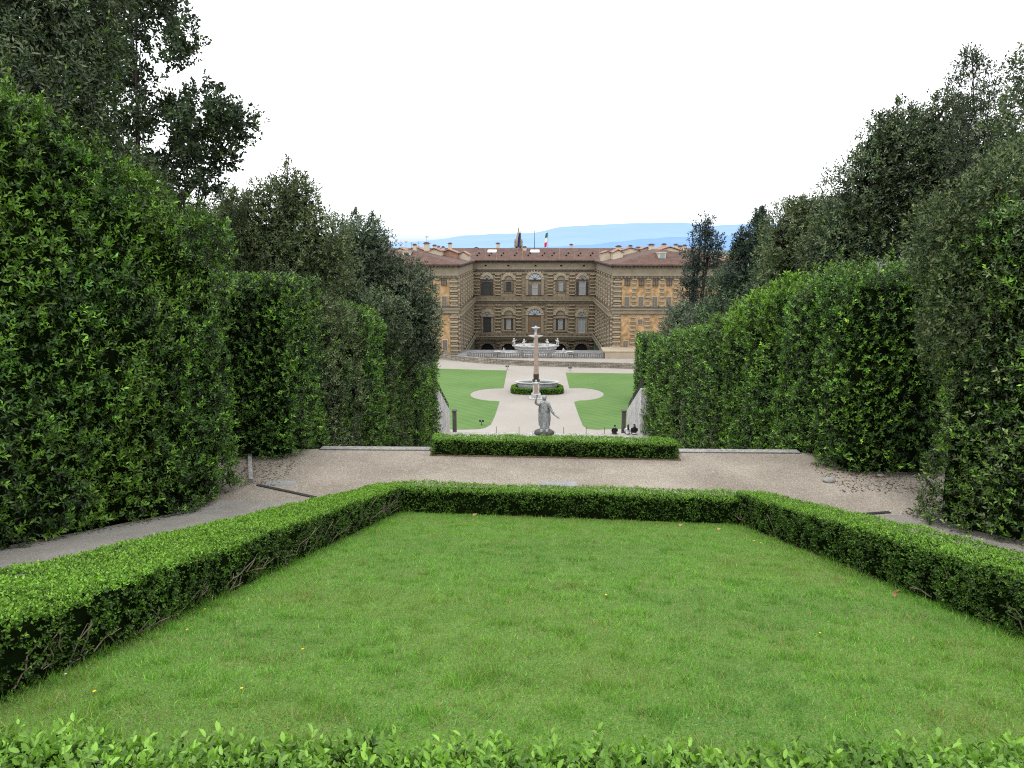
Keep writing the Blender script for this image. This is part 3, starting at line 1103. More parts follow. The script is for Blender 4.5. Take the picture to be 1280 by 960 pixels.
# rusticated courses between the columns (narrow proud bands)
m = MB()
bays = [(597, 622.5), (622.5, 648.5), (687.5, 714.8), (714.8, 740)]
for (a, b) in bays:
    xa, xb = PX(a, YB) + .9, PX(b, YB) - .9
    xc = (xa + xb) / 2
    for z0, z1, hw, top_ in ((zc1a, zc1b, 1.9, zb(393)), (zc2a, zc2b, 1.8, zb(349))):
        z = z0 + .25
        while z < z1 - .7:
            k = hw if z < top_ else (hw if z < top_ + 1.6 else 0.0)
            if k:
                m.box(xa, xc - k, YB - .10, YB + .01, z, z + .74, .04)
                m.box(xc + k, xb, YB - .10, YB + .01, z, z + .74, .04)
            else:
                m.box(xa, xb, YB - .10, YB + .01, z, z + .74, .04)
            z += .95
m.build('stone_courses', M_block, palace)['kind'] = 'stuff'

# ledges (balustraded balconies between the storeys)
def ledge(z, name='balcony'):
    m = MB()
    d = 1.0
    m.box(XL, XR, YB - d, YB + .01, z - .35, z)
    m.box(XL, XL + d, YF, YB - d, z - .35, z)
    m.box(XR - d, XR, YF, YB - d, z - .35, z)
    m.box(XL, XR, YB - d * .55, YB + .01, z - .9, z - .36)
    m.box(XL, XL + d * .55, YF, YB - d * .55, z - .9, z - .36)
    m.box(XR - d * .55, XR, YF, YB - d * .55, z - .9, z - .36)
    o = m.build(name, M_trim, palace)
    m = MB()
    m.box(XL + d - .25, XR - d + .25, YB - d + .02, YB - d + .22, z + .75, z + .95)
    m.box(XL + d - .22, XL + d - .02, YF + .3, YB - d, z + .75, z + .95)
    m.box(XR - d + .02, XR - d + .22, YF + .3, YB - d, z + .75, z + .95)
    nb = 90
    for i in range(nb):
        x = XL + d + (i + .5) * (XR - XL - 2 * d) / nb
        m.box(x - .08, x + .08, YB - d + .05, YB - d + .19, z, z + .75)
    for i in range(70):
        y = YF + .5 + i * (YB - d - YF - .6) / 69
        m.box(XL + d - .19, XL + d - .05, y - .09, y + .09, z, z + .75)
        m.box(XR - d + .05, XR - d + .19, y - .09, y + .09, z, z + .75)
    m.build('balustrade', M_trim, o)


ledge(zb(374.5))
ledge(zb(419.5))
m = MB()
m.box(XL, XR, YB - .3, YB + .01, zb(379.5), zb(377.0))
m.box(XL, XR, YB - .3, YB + .01, zb(342.0), zb(339.8))
m.box(XL, XR, YB - .3, YB + .01, zb(424.5), zb(422.5))
m.build('string_course', M_trim, palace)

# rear facade windows
Wb = lambda p: p * 216.0 / F
# upper storey
for px, sh, pn, wpx in ((608.9, M_shutter_dk, M_pane, 8.2), (727.4, M_shutter_dk, M_pane_pale, 8.2)):
    x = PX(px, YB)
    window(x, zb(368.5), zb(352.3), Wb(wpx), YB, sh, pn, shut_w=Wb(3.2))
for px in (635.9, 700.8):
    x = PX(px, YB)
    window(x, zb(364), zb(352.3), Wb(5.6), YB, M_shutter, M_pane if px < 640 else M_pane_pale, shut_w=Wb(3.0))
xc = PX(668.4, YB)
window(xc, zb(368.5), zb(355), Wb(7.0), YB - .1, M_shutter, M_pane_pale, shut_w=Wb(4.0))
# lower storey
for px, pn in ((608.9, M_pane), (727.4, M_pane_pale)):
    x = PX(px, YB)
    window(x, zb(416), zb(397), Wb(9.2), YB, None, pn, surround=.5)
for px in (635.9, 700.8):
    x = PX(px, YB)
    window(x, zb(411.5), zb(398.5), Wb(5.6), YB, M_shutter_dk, M_pane_pale, surround=.55, shut_w=Wb(2.4))
M_arch = stone('pale_arch_stone', (.32, .265, .185), (.42, .35, .255), 0.6, 0.88, 0.3)
# lunettes and arch rings
for px, zz, r, glass in ((608.9, 349.0, 4.7, True), (727.4, 349.0, 4.7, True), (635.9, 349.8, 5.2, False), (700.8, 349.8, 5.2, False), (668.4, 349.2, 7.8, True),
                         (608.9, 394.5, 4.9, True), (727.4, 394.5, 4.9, True), (635.9, 393.5, 5.6, False), (700.8, 393.5, 5.6, False), (668.4, 393.8, 7.9, True)):
    x, zc, rr = PX(px, YB), zb(zz), Wb(r)
    m = MB()
    arch_ring(m, x, zc, rr, rr + .85, YB, .5)
    a = m.build('arch', M_arch, palace)
    m = MB()
    half_disc(m, x, zc, rr * .96, YB - .14, YB - .05)
    m.build('lunette', M_lunette if glass else M_trim, a)
    if glass:
        m = MB()
        for i in range(1, 6):
            t = math.pi * i / 6
            m.tube([(x, YB - .18, zc), (x + rr * .95 * math.cos(t), YB - .18, zc + rr * .95 * math.sin(t))], .06, 4)
        m.box(x - rr, x + rr, YB - .3, YB - .02, zc - .22, zc)
        m.build('lunette_bar', M_shutter_dk, a)
# central bay: pale frames and brown wooden infill
for z0, z1 in ((zb(369), zb(349.6)), (zb(416.5), zb(394.3))):
    m = MB()
    for s in (-1, 1):
        m.box(xc + s * Wb(9.5) - .4, xc + s * Wb(9.5) + .4, YB - .5, YB + .01, z0, z1)
    m.box(xc - Wb(12), xc + Wb(12), YB - .32, YB + .01, z1 + 2.6 * 0 + (2.3), z1 + 2.7)
    m.build('door_surround', M_trim, palace)
m = MB()
m.box(xc - Wb(7.9), xc + Wb(7.9), YB - .12, YB + .01, zb(416.5), zb(394.6))
d = m.build('door', M_door, palace)
m = MB()
m.box(xc - Wb(5), xc + Wb(5), YB - .2, YB - .12, zb(416.3), zb(400))
m.box(xc - .06, xc + .06, YB - .24, YB - .2, zb(416.3), zb(400))
m.build('door_panel', M_shutter, d)
# ground storey: wall skin and dark arches
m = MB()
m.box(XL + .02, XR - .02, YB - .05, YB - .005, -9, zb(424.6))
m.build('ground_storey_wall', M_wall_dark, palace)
for px in (608.9, 635.2, 668.4, 700.4, 727.4):
    x, zc, rr = PX(px, YB), zb(437.3), Wb(8.0)
    m = MB()
    arch_ring(m, x, zc, rr, rr + .9, YB - .05, .4)
    a = m.build('arch', M_wall_dark, palace)
    m = MB()
    m.box(x - rr, x + rr, YB - .10, YB - .06, -9, zc - .005)
    half_disc(m, x, zc, rr, YB - .10, YB - .06)
    m.build('arch_opening', M_dark, a)  # flat panel without a hole, the arch's inner shade put into its colour

# courtyard sides
for xw, s in ((XL, 1), (XR, -1)):
    nbay = 7
    for i in range(nbay + 1):
        y = YF + 1.0 + i * (YB - YF - 2.0) / nbay
        rust_col('y', y, (xw, s), zb(417) + .3, zb(380), 1.7, .5)
        rust_col('y', y, (xw, s), zb(369.5) + .3, ZE - 2.7, 1.6, .45)
    for i in range(nbay):
        y = YF + 1.0 + (i + .5) * (YB - YF - 2.0) / nbay
        for z0, z1, wn in ((zb(417) + .9, zb(383), 2.6), (zb(369.5) + .8, ZE - 4.6, 2.4)):
            m = MB()
            m.box(min(xw, xw + s * .12), max(xw, xw + s * .12), y - wn / 2 - .3, y + wn / 2 + .3, z0, z1)
            m.build('window', M_shutter_dk, palace)
    m = MB()
    for i in range(nbay):
        y = YF + 1.0 + (i + .5) * (YB - YF - 2.0) / nbay
        for z0, z1, wn in ((zb(417) + .6, zb(381), 3.0), (zb(369.5) + .5, ZE - 4.2, 2.8)):
            for t in (-1, 1):
                yy = y + t * (wn / 2 + .25)
                m.box(min(xw, xw + s * .3), max(xw, xw + s * .3), yy - .25, yy + .25, z0, z1, .04)
            z = z0
            while z < z1:
                for t in (-1, 1):
                    yy = y + t * (wn / 2 + .85)
                    m.box(min(xw, xw + s * .2), max(xw, xw + s * .2), yy - .34, yy + .34, z, z + .55, .05)
                z += .95
    m.build('side_course', M_block, palace)

# pavilion fronts facing the garden
zfc0, zfc1 = zf_(392), zf_(384)       # the storey cornice
for s in (-1, 1):
    xin = XL if s < 0 else XR
    X = lambda d: xin + s * d      # d metres outward from the courtyard corner
    px_m = 170.0 / F
    zlo, zhi = 0.0, ZE - 2.62
    m = MB()
    m.box(min(X(1.9), X(29.9)), max(X(1.9), X(29.9)), YF - .04, YF + .015, -1.0, zfc0 - .3)
    m.box(min(X(1.9), X(29.9)), max(X(1.9), X(29.9)), YF - .04, YF + .015, zfc1 + .3, zhi - .4)
    m.build('plaster_panel', M_ochre, palace)
    m = MB()
    m.box(min(X(-.6), X(30.2)), max(X(-.6), X(30.2)), YF - .7, YF + .01, zfc1 - .55, zfc1 - .1)
    m.box(min(X(-.3), X(30)), max(X(-.3), X(30)), YF - .4, YF + .01, zfc0 + .1, zfc1 - .56)
    m.box(min(X(-.15), X(30)), max(X(-.15), X(30)), YF - .3, YF + .01, zhi - .45, zhi - .02)
    m.box(min(X(-.1), X(30)), max(X(-.1), X(30)), YF - .25, YF + .01, -1.0, .5)
    m.build('cornice', M_trim, palace)
    m = MB()
    m.box(min(X(-.65), X(30.3)), max(X(-.65), X(30.3)), YF - .78, YF + .01, zfc1 - .099, zfc1 + .12)
    m.build('ledge_flashing', M_trim_dark, palace)
    rust_col('x', X(.85), YF, .5, zfc0, 1.9, .5, 'corner_pier', 1.15)
    rust_col('x', X(.85), YF, zfc1 + .15, zhi - .46, 1.9, .5, 'corner_pier', 1.1)
    for dpx in (24.5, 41.5, 58.3, 75.0, 92, 109, 126, 143):
        d = dpx * px_m
        if d > 29:
            continue
        rust_col('x', X(d), YF, .5, zfc0, 1.25, .4)
        rust_col('x', X(d), YF, zfc1 + .15, zhi - .46, 1.05, .38)
    for i, dpx in enumerate((16.2, 33.2, 50, 66.7, 83.5, 100, 117, 134)):
        d = dpx * px_m
        if d > 28.5:
            continue
        x = X(d)
        w = 7.0 * px_m
        window(x, zf_(356.8), zf_(347.3), w * .95, YF - .04, None, M_shutter, surround=0.0)
        m = MB()
        m.box(x - w / 2, x + w / 2, YF - .16, YF - .041, zf_(384) + .2, zf_(370))
        sw = m.build('window', M_frame, palace)
        for t in (-1, 1):
            mm = MB()
            xa, xb = sorted((x + t * .03, x + t * (w / 2 - .1)))
            mm.box(xa, xb, YF - .22, YF - .161, zf_(384) + .3, zf_(370) - .1, .02)
            mm.build('shutter', M_shutter, sw)
        low = [(424.5, 438.5)] if i in (0, 1, 3, 5) else []
        if i in (1, 3, 5):
            low.append((398, 405.5))
        for a, b in low:
            m = MB()
            m.box(x - w / 2, x + w / 2, YF - .16, YF - .041, zf_(b), zf_(a))
            sw = m.build('window', M_cream if i == 0 else M_frame, palace)
            for t in (-1, 1):
                mm = MB()
                xa, xb = sorted((x + t * .03, x + t * (w / 2 - .12)))
                mm.box(xa, xb, YF - .22, YF - .161, zf_(b) + .12, zf_(a) - .12, .02)
                mm.build('shutter', M_shutter, sw)

# small square holes in the rear frieze
m = MB()
for px in (607.5, 635.4, 669.2, 701, 729):
    x = PX(px, YB)
    m.box(x - .3, x + .3, YB - .16, YB - .125, zb(333), zb(331))
m.build('frieze_opening', M_dark, palace)

# ---------------- fountain terrace between the wings
m = MB()
m.box(XL + .05, XR - .05, 160.8, 173.1, -9, -.02)
m.build('fountain_terrace', stone('terrace_grey', (.13, .135, .14), (.20, .205, .21), .6, .6, .1), None)
bpy.data.objects['fountain_terrace']['kind'] = 'structure'

FX, FY = float(at_z(669.5, 441, 0)[0]), 167.5
ft = empty('fountain', (FX, FY, 0), 'white marble artichoke fountain with cherubs around its raised basin before the palace', 'fountain')
pm = 171.5 / F
m = MB()
m.lathe(FX, FY, [(8.9, 0), (8.9, .25), (8.6, .34), (8.4, .34), (8.3, .1), (.5, .1)], 40, 1.0, .34)
m.build('lower_basin', M_white, ft)
m = MB()
m.lathe(FX, FY, [(3.9, .1), (4.1, .5), (4.2, .9), (4.9, 1.05), (5.0, 1.5), (5.55, 1.75), (5.65, 2.0), (5.4, 2.08), (5.1, 1.85), (.5, 1.7)], 8, 1.0, .5)
m.build('upper_basin', M_white, ft)
zt1, zt2 = float(at_y(669, 420, FY)[2]), float(at_y(669, 409.5, FY)[2])
m = MB()
m.lathe(FX, FY, [(.9, 1.7), (.6, 2.4), (.42, zt1 - .5), (1.5, zt1 - .12), (1.75, zt1 + .08), (1.5, zt1), (.35, zt1 - .1), (.3, zt2 - .5), (.95, zt2 - .1), (1.05, zt2 + .08), (.8, zt2), (.25, zt2 + .05), (.2, zt2 + .4)], 20)
m.build('tiered_column', M_white, ft, smooth=True)


def cherub(x, y, z, h, s=1):
    m = MB()
    m.ball((x, y, z + h * .86), h * .13, 8, 6)
    m.tube([(x, y, z + h * .76), (x, y, z + h * .55), (x, y, z + h * .36)], [h * .09, h * .15, h * .15], 8)
    m.tube([(x - .07 * h, y, z + h * .4), (x - .1 * h, y - .12 * h, z + h * .22), (x - .08 * h, y, z)], [h * .09, h * .08, h * .06], 7)
    m.tube([(x + .07 * h, y, z + h * .4), (x + .12 * h, y - .1 * h, z + h * .22), (x + .1 * h, y, z)], [h * .09, h * .08, h * .06], 7)
    m.tube([(x + s * .1 * h, y, z + h * .7), (x + s * .27 * h, y, z + h * .62), (x + s * .3 * h, y - .1 * h, z + h * .8)], [h * .06, h * .055, h * .045], 6)
    m.tube([(x - s * .1 * h, y, z + h * .7), (x - s * .2 * h, y - .06 * h, z + h * .5), (x - s * .1 * h, y - .15 * h, z + h * .42)], [h * .06, h * .055, h * .045], 6)
    o = m.build('cherub', M_white, ft)
    r = o.modifiers.new('r', 'REMESH')
    r.mode = 'VOXEL'
    r.voxel_size = h * .035
    return o


for px, dy in ((642.5, 0), (655.2, -1.5), (684.5, -1.5), (697.5, 0)):
    cherub(PX(px, FY + dy), FY + dy, 1.95, 1.75, 1 if px < 669 else -1)
for px in (629.5, 705):
    cherub(PX(px, FY - 1), FY - 1, .3, 1.2)
for px in (622, 713):
    m = MB()
    x = PX(px, FY - 1)
    m.lathe(x, FY - 1, [(.5, .1), (.35, .3), (.9, .55), (.95, .65), (.2, .55)], 14)
    m.build('shell_bowl', M_white, ft)

# balustrade in front of the fountain terrace
m = MB()
bx0, bx1 = PX(585, 160.5), PX(755, 160.5)
m.box(bx0, bx1, 160.35, 160.75, -.2, .2)
bal = empty('balustrade', ((bx0 + bx1) / 2, 160.5, 0), 'low grey stone balustrade along the front of the fountain terrace', 'balustrade')
m.box(bx0, bx1, 160.3, 160.8, 1.0, 1.2)
m.build('rail', M_greystone, bal)
m = MB()
nb = 62
for i in range(nb):
    x = bx0 + (i + .5) * (bx1 - bx0) / nb
    m.lathe(x, 160.55, [(.10, .2), (.14, .45), (.07, .75), (.1, 1.0)], 6)
m.build('baluster', M_greystone, bal)
bal.children[-1]['kind'] = 'stuff'
for i in range(6):
    x = bx0 + i * (bx1 - bx0) / 5
    m = MB()
    m.box(x - .4, x + .4, 160.2, 160.9, -.1, 1.35)
    m.build('pier', M_greystone, bal)
m = MB()
m.box(PX(756, 160.5), PX(803, 160.5), 160.2, 166.5, -.2, 1.55)
m.box(PX(755.5, 160.5), PX(803.5, 160.5), 160.1, 166.6, 1.55, 1.68)
o = m.build('parapet_block', stone('pale_parapet', (.30, .25, .18), (.38, .32, .24), .5, .9, .2), None, origin=(PX(780, 160.5), 163, 0))
tag(o, 'plain beige masonry block at the right end of the fountain balustrade', 'wall')

# curved low wall along the road
M_rubble = coursed('rubble_wall', (.23, .205, .165), (.32, .29, .24), (.13, .115, .095), .9, .32, mortar=.04, jitter=.35)
pts = [(470, 441.5), (537, 446.5), (560, 450), (600, 454), (650, 457), (700, 458.5), (760, 460), (803, 461.5), (880, 463)]
P = [at_z(a, b, 0) for a, b in pts]
m = MB()
vs, fs = [], []
hw = 1.15
for p in P:
    vs += [(p[0], p[1], -.2), (p[0], p[1], hw), (p[0], p[1] + .5, hw), (p[0], p[1] + .5, -.2)]
for i in range(len(P) - 1):
    a = i * 4
    fs += [(a, a + 4, a + 5, a + 1), (a + 1, a + 5, a + 6, a + 2), (a + 2, a + 6, a + 7, a + 3)]
fs += [(0, 1, 2, 3), tuple(len(vs) - 1 - k for k in range(4))]
m.add(vs, fs)
o = m.build('retaining_wall', M_rubble, None, origin=P[4])
tag(o, 'long low curved stone wall between the gravel road and the palace terrace', 'wall')

# ================================================================== BEHIND THE PALACE
bt = empty('bell_tower', (PX(648, 420), 420, -6), 'brown church bell tower with pointed spire rising behind the palace roof', 'tower')
z0, z1, z2 = PZ(311, 420), PZ(303.5, 420), PZ(285, 420)
xw = PX(648, 420)
w = 9.5 * 428 / F / 2
m = MB()
m.box(xw - w, xw + w, 420 - w, 420 + w, -6, z1, .2)
m.box(xw - w * 1.15, xw + w * 1.15, 420 - w * 1.15, 420 + w * 1.15, z1 - 1.6, z1 - 1.1)
m.build('shaft', M_trim, bt)
m = MB()
for s in (-1, 1):
    for q in (-1, 1):
        m.lathe(xw + s * w * .85, 420 + q * w * .85, [(.5, z1), (.5, z1 + .8), (.05, z1 + 2.4)], 8)
m.build('corner_pinnacle', M_trim, bt)
m = MB()
m.lathe(xw, 420, [(w * .82, z1 + .01), (w * .72, z1 + 1.8), (.55, z2 - 2.0), (.35, z2 - .6), (.08, z2 + .6)], 8)
m.build('spire', M_block, bt)
m = MB()
for s in (-.45, .45):
    m.box(xw + s * w - .5, xw + s * w + .5, 420 - w - .06, 420 - w + .01, z1 - 4.6, z1 - 2.2)
m.build('belfry_opening', M_dark, bt)

for px, t, b, label, flag in ((651, 289.5, 310, 'thin pole with a dark blue flag hanging beside the church spire', 'eu'), (668.2, 289.5, 310, 'thin bare flagpole on the palace roof between the two flags', None),
                              (685, 289.5, 310, 'thin pole with a green white and red flag on the palace roof', 'it')):
    Y = YB + 11.8
    a, c = at_y(px, t, Y), at_y(px, b, Y)
    c[2] = min(c[2], RZ)
    fp = empty('flagpole', (c[0], Y, RZ), label, 'flagpole', 'flagpoles on the palace roof')
    m = MB()
    m.tube([(a[0], Y, RZ - .1), (a[0], Y, a[2])], [.11, .06], 8)
    m.ball((a[0], Y, a[2]), .12, 8, 6)
    m.build('pole', M_iron if flag != 'it' else plain('grey_pole', (.3, .3, .3), .5), fp)
    if flag:
        zt, zbm = a[2] - .3, c[2] + .35
        cols = [(.016, .022, .11)] if flag == 'eu' else [(.015, .14, .06), (.72, .72, .70), (.55, .02, .04)]
        fl = None
        for ci, cc in enumerate(cols):
            # limp cloth: colour bands hang one below the other and drift left
            m = MB()
            nseg, nv = 7, 6
            g0, g1 = ci / len(cols), (ci + 1) / len(cols)
            vs = []
            for i in range(nseg + 1):
                for j in range(nv + 1):
                    u = j / nv
                    t_ = g0 + (g1 - g0) * i / nseg
                    zz = zt + (zbm - zt) * t_
                    xx = a[0] - .08 - (u * (.62 + .25 * math.sin(3 * t_)) + .35 * t_ * t_) * (1 if flag == 'it' else .9)
                    yy = Y - .08 + .16 * math.sin(u * 9 + t_ * 3)
                    vs.append((xx, yy, zz - .25 * u))
            fs = [(i * (nv + 1) + j, i * (nv + 1) + j + 1, (i + 1) * (nv + 1) + j + 1, (i + 1) * (nv + 1) + j) for i in range(nseg) for j in range(nv)]
            m.add(vs, fs)
            if fl is None:
                fl = m.build('flag', plain('flag_%s_cloth_%d' % (flag, ci), cc, .8), fp, smooth=True)
            else:
                m.build('flag_band', plain('flag_%s_cloth_%d' % (flag, ci), cc, .8), fl, smooth=True)


def house(px0, px1, py_e, py_r, Y, wall, label, zbase=None):
    x0, x1, ze, zr = PX(px0, Y), PX(px1, Y), PZ(py_e, Y), PZ(py_r, Y)
    g = float(ground(0, Y)) if zbase is None else zbase
    h = empty('town_house', ((x0 + x1) / 2, Y, g), label, 'house', 'houses beyond the palace')
    m = MB()
    m.box(x0, x1, Y, Y + 12, g - .5, ze)
    m.build('wall', wall, h)
    m = MB()
    m.prism([(Y - .6, ze), (Y + 6, zr), (Y + 12.6, ze)], 'x', x0 - .4, x1 + .4)
    m.build('roof', M_roof2, h)
    nx = max(2, int((x1 - x0) / 3.2))
    for i in range(nx):
        for zz in np.arange(ze - 2.4, max(g + 1, ze - 12), -3.4):
            x = x0 + (i + .5) * (x1 - x0) / nx
            m = MB()
            m.box(x - .5, x + .5, Y - .08, Y + .01, zz - .8, zz + .8)
            wn = m.build('window', M_shutter, h)
    return h


M_yellow = stone('yellow_plaster', (.62, .44, .15), (.72, .54, .22), .3, .9, .1)
house(868, 908, 327, 319, 225, M_yellow, 'yellow plastered house seen through the slender dark conifer')
house(902, 921, 325, 320, 330, M_cream, 'cream house roof far right beyond the slender conifer')
house(921, 940, 323, 319, 420, M_white, 'pale grey house farthest off between the conifers')
house(884, 902, 321, 316.5, 380, M_cream, 'small cream house partly behind the slender conifer crown')

# ================================================================== OBELISK, TUB
OBX, OBY = float(at_z(670, 497.5, 0)[0]), 117.5
ob = empty('obelisk', (OBX, OBY, 0), 'tall pink granite obelisk on a white pedestal in the middle of the amphitheatre', 'obelisk')
M_pink = stone('pink_granite', (.265, .190, .155), (.335, .250, .205), 1.2, .7, .1, c3=(.21, .155, .13), fine=12)
M_bronze = plain('dark_bronze', (.05, .045, .035), .5, .5)
m = MB()
m.box(OBX - 1.15, OBX + 1.15, OBY - 1.15, OBY + 1.15, 0, .18, .03)
m.box(OBX - .78, OBX + .78, OBY - .78, OBY + .78, .18, .8, .08)
m.box(OBX - .55, OBX + .55, OBY - .55, OBY + .55, .8, 2.55, .04)
m.box(OBX - .66, OBX + .66, OBY - .66, OBY + .66, 2.55, 2.85, .06)
m.build('pedestal', M_white, ob)
m = MB()
m.box(OBX - .30, OBX + .30, OBY - .58, OBY - .551, .95, 2.45)
m.build('pedestal_panel', M_pink, ob)
m = MB()
for sx in (-1, 1):
    for sy in (-1, 1):
        x, y = OBX + sx * .38, OBY + sy * .38
        m.ball((x, y, 3.05), (.24, .24, .2), 10, 6)
        m.ball((x + sx * .2, y + sy * .2, 3.02), .09, 6, 5)
        for t in (-1, 1):
            m.tube([(x, y + t * .15, 3.0), (x + .1 * sx, y + t * .25, 2.86)], .06, 5)
m.box(OBX - .42, OBX + .42, OBY - .42, OBY + .42, 3.2, 3.5, .03)
m.box(OBX - .46, OBX + .46, OBY - .46, OBY + .46, 3.5, 4.2, .05)
m.build('tortoise_support', M_bronze, ob)
m = MB()
b, t = .43, .255
zt = 10.55
v = [(OBX - b, OBY - b, 4.2), (OBX + b, OBY - b, 4.2), (OBX + b, OBY + b, 4.2), (OBX - b, OBY + b, 4.2), (OBX - t, OBY - t, zt), (OBX + t, OBY - t, zt), (OBX + t, OBY + t, zt), (OBX - t, OBY + t, zt), (OBX, OBY, 11.1)]
m.add(v, [(0, 3, 2, 1), (0, 1, 5, 4), (1, 2, 6, 5), (2, 3, 7, 6), (3, 0, 4, 7), (4, 5, 8), (5, 6, 8), (6, 7, 8), (7, 4, 8)])
m.build('shaft', M_pink, ob)

TX, TY = float(at_y(671.5, 478, 122.6)[0]), 122.6
tub = empty('stone_basin', (TX, TY, 0), 'large oval grey granite tub standing inside a low hedge behind the obelisk', 'basin')
m = MB()
m.lathe(TX, TY, [(2.7, 0), (3.1, .35), (3.4, 1.0), (3.62, 1.62)], 40, 1.0, .44)
m.build('body', stone('grey_granite', (.17, .185, .18), (.26, .275, .265), 1.5, .6, .1, fine=9), tub, smooth=True)
m = MB()
m.lathe(TX, TY, [(3.55, 1.63), (3.8, 1.68), (3.88, 1.82), (3.8, 1.90), (3.52, 1.90), (3.4, 1.7)], 40, 1.0, .44)
m.f.pop()
m.build('rim', stone('pale_granite', (.38, .39, .38), (.48, .49, .48), 1.5, .6, .1), tub, smooth=True)

m = MB()
m.lathe(TX, TY, [(3.39, 1.70), (3.38, 1.74)], 40, 1.0, .44)
m.build('water', plain('dark_water', (.05, .07, .075), .08, 0, .6), tub)

# low hedge ring round the tub
LV = Leaves()
n = 5200
th = RNG.uniform(0, 2 * math.pi, n)
e = .55
cxr = np.sign(np.cos(th)) * np.abs(np.cos(th)) ** e * 4.15
cyr = np.sign(np.sin(th)) * np.abs(np.sin(th)) ** e * 2.25
w = RNG.uniform(-1, 1, n)
tz = RNG.uniform(0, 1, n)
on_top = RNG.uniform(0, 1, n) < .4
r = 1 + np.where(on_top, w * .07, np.where(w > 0, .075, -.075))
P = np.stack([TX + cxr * r, TY + cyr * r, np.where(on_top, .86, tz * .86)], 1)
P += RNG.normal(0, .03, P.shape)
nr = np.stack([cxr, cyr, np.where(on_top, 6.0, .5)], 1)
D = unit(unit(nr) + RNG.normal(0, .5, (n, 3)))
shoots(LV, P, D, 4, .12, .16, .10, palette(n, *BOX) * 1.0, LIME * .8, on_top * .7, .95)
rh = empty('low_hedge', (TX, TY, 0), 'low clipped hedge forming a ring around the granite tub', 'hedge')
LV.build('foliage', M_leaf_box, rh)
m = MB()
vs, fs = [], []
K = 60
for i in range(K):
    a = 2 * math.pi * i / K
    ex, ey = math.copysign(abs(math.cos(a)) ** e, math.cos(a)) * 4.15, math.copysign(abs(math.sin(a)) ** e, math.sin(a)) * 2.25
    for rr, zz in ((.945, 0), (.945, .80), (1.055, .80), (1.055, 0)):
        vs.append((TX + ex * rr, TY + ey * rr, zz))
for i in range(K):
    for j in range(3):
        a, b = i * 4 + j, ((i + 1) % K) * 4 + j
        fs.append((a, a + 1, b + 1, b))
m.add(vs, fs)
m.build('branches', M_core, rh)  # added solid ring under the leaves, its dark colour standing for shade

# ================================================================== STATUE
SX, SY = float(at_y(680, 545, 50)[0]), 50.0
ST = empty('statue', (SX, SY, 9.2), 'weathered grey stone statue of a robed figure with one arm raised', 'statue')
M_statue = stone('weathered_statue_stone', (.19, .205, .20), (.42, .44, .43), 4.0, .85, .4, c3=(.50, .51, .50), fine=18)
zfig = float(at_y(680, 539, SY)[2])
m = MB()
m.box(SX - .85, SX + .85, SY - .85, SY + .85, 9.2, 9.55, .05)
m.box(SX - .68, SX + .68, SY - .68, SY + .68, 9.55, zfig - .42, .04)
m.box(SX - .85, SX + .85, SY - .85, SY + .85, zfig - .42, zfig - .2, .05)
m.build('pedestal', M_statue, ST)
m = MB()
m.lathe(SX, SY, [(.70, zfig - .21), (.74, zfig - .1), (.7, zfig + .02), (.55, zfig + .1), (.2, zfig + .12)], 11, 1.0, .85)
m.build('rock_base', stone('dark_statue_base', (.06, .062, .06), (.13, .13, .125), 5, .9, .4), ST)
h = float(at_y(680, 494.5, SY)[2]) - zfig
m = MB()
seg = 40
levels = [(0.02, .215, .16, 0.02), (.10, .205, .15, .02), (.25, .19, .145, .02), (.42, .185, .14, .01), (.55, .175, .135, 0), (.66, .17, .125, 0), (.75, .175, .115, 0), (.82, .175, .10, 0), (.855, .10, .075, 0.0)]
vs, fs = [], []
for t, ax, ay, dx in levels:
    for k_ in range(seg):
        a = 2 * math.pi * k_ / seg
        fold = 1 + (.085 * math.sin(a * 9 + t * 5) + .05 * math.sin(a * 5 - t * 11)) * (1.0 if t < .7 else .35)
        vs.append((SX + dx * h + ax * h * .60 * fold * math.cos(a), SY + ay * h * .8 * fold * math.sin(a), zfig + t * h))
for i in range(len(levels) - 1):
    for k_ in range(seg):
        a, b = i * seg + k_, i * seg + (k_ + 1) % seg
        fs.append((a, b, b + seg, a + seg))
fs.append(tuple(range(seg - 1, -1, -1)))
fs.append(tuple(range((len(levels) - 1) * seg, len(levels) * seg)))
m.add(vs, fs)
H_ = lambda dx, dy, t: (SX + dx * h, SY + dy * h, zfig + t * h)
m.tube([H_(0, 0, .83), H_(0, 0, .90)], [.055 * h, .05 * h], 10)                     # neck
m.ball(H_(0, -.005, .935), (.058 * h, .068 * h, .075 * h), 14, 10)                  # head
m.ball(H_(0, -.055, .925), (.014 * h, .028 * h, .022 * h), 8, 6)                   # nose
m.ball(H_(0, -.03, .878), (.032 * h, .032 * h, .025 * h), 8, 6)                    # chin
m.ball(H_(0, .02, .955), (.066 * h, .066 * h, .058 * h), 12, 8)                    # hair
m.tube([H_(-.095, 0, .80), H_(-.16, -.02, .755), H_(-.235, -.05, .80)], [.05 * h, .042 * h, .036 * h], 10)   # raised arm, upper
m.tube([H_(-.235, -.05, .80), H_(-.23, -.08, .90), H_(-.205, -.09, .975)], [.036 * h, .03 * h, .022 * h], 10)
m.ball(H_(-.205, -.095, 1.0), (.034 * h, .02 * h, .042 * h), 10, 6)
for q in range(4):
    m.tube([H_(-.222 + .013 * q, -.095, 1.02), H_(-.215 + .016 * q, -.11, 1.05)], [.0085 * h, .007 * h], 6)
m.tube([H_(.095, 0, .80), H_(.155, -.01, .67), H_(.215, -.03, .56)], [.052 * h, .043 * h, .036 * h], 10)     # lowered arm
m.tube([H_(.215, -.03, .56), H_(.28, -.06, .48), H_(.335, -.08, .44)], [.036 * h, .028 * h, .022 * h], 10)
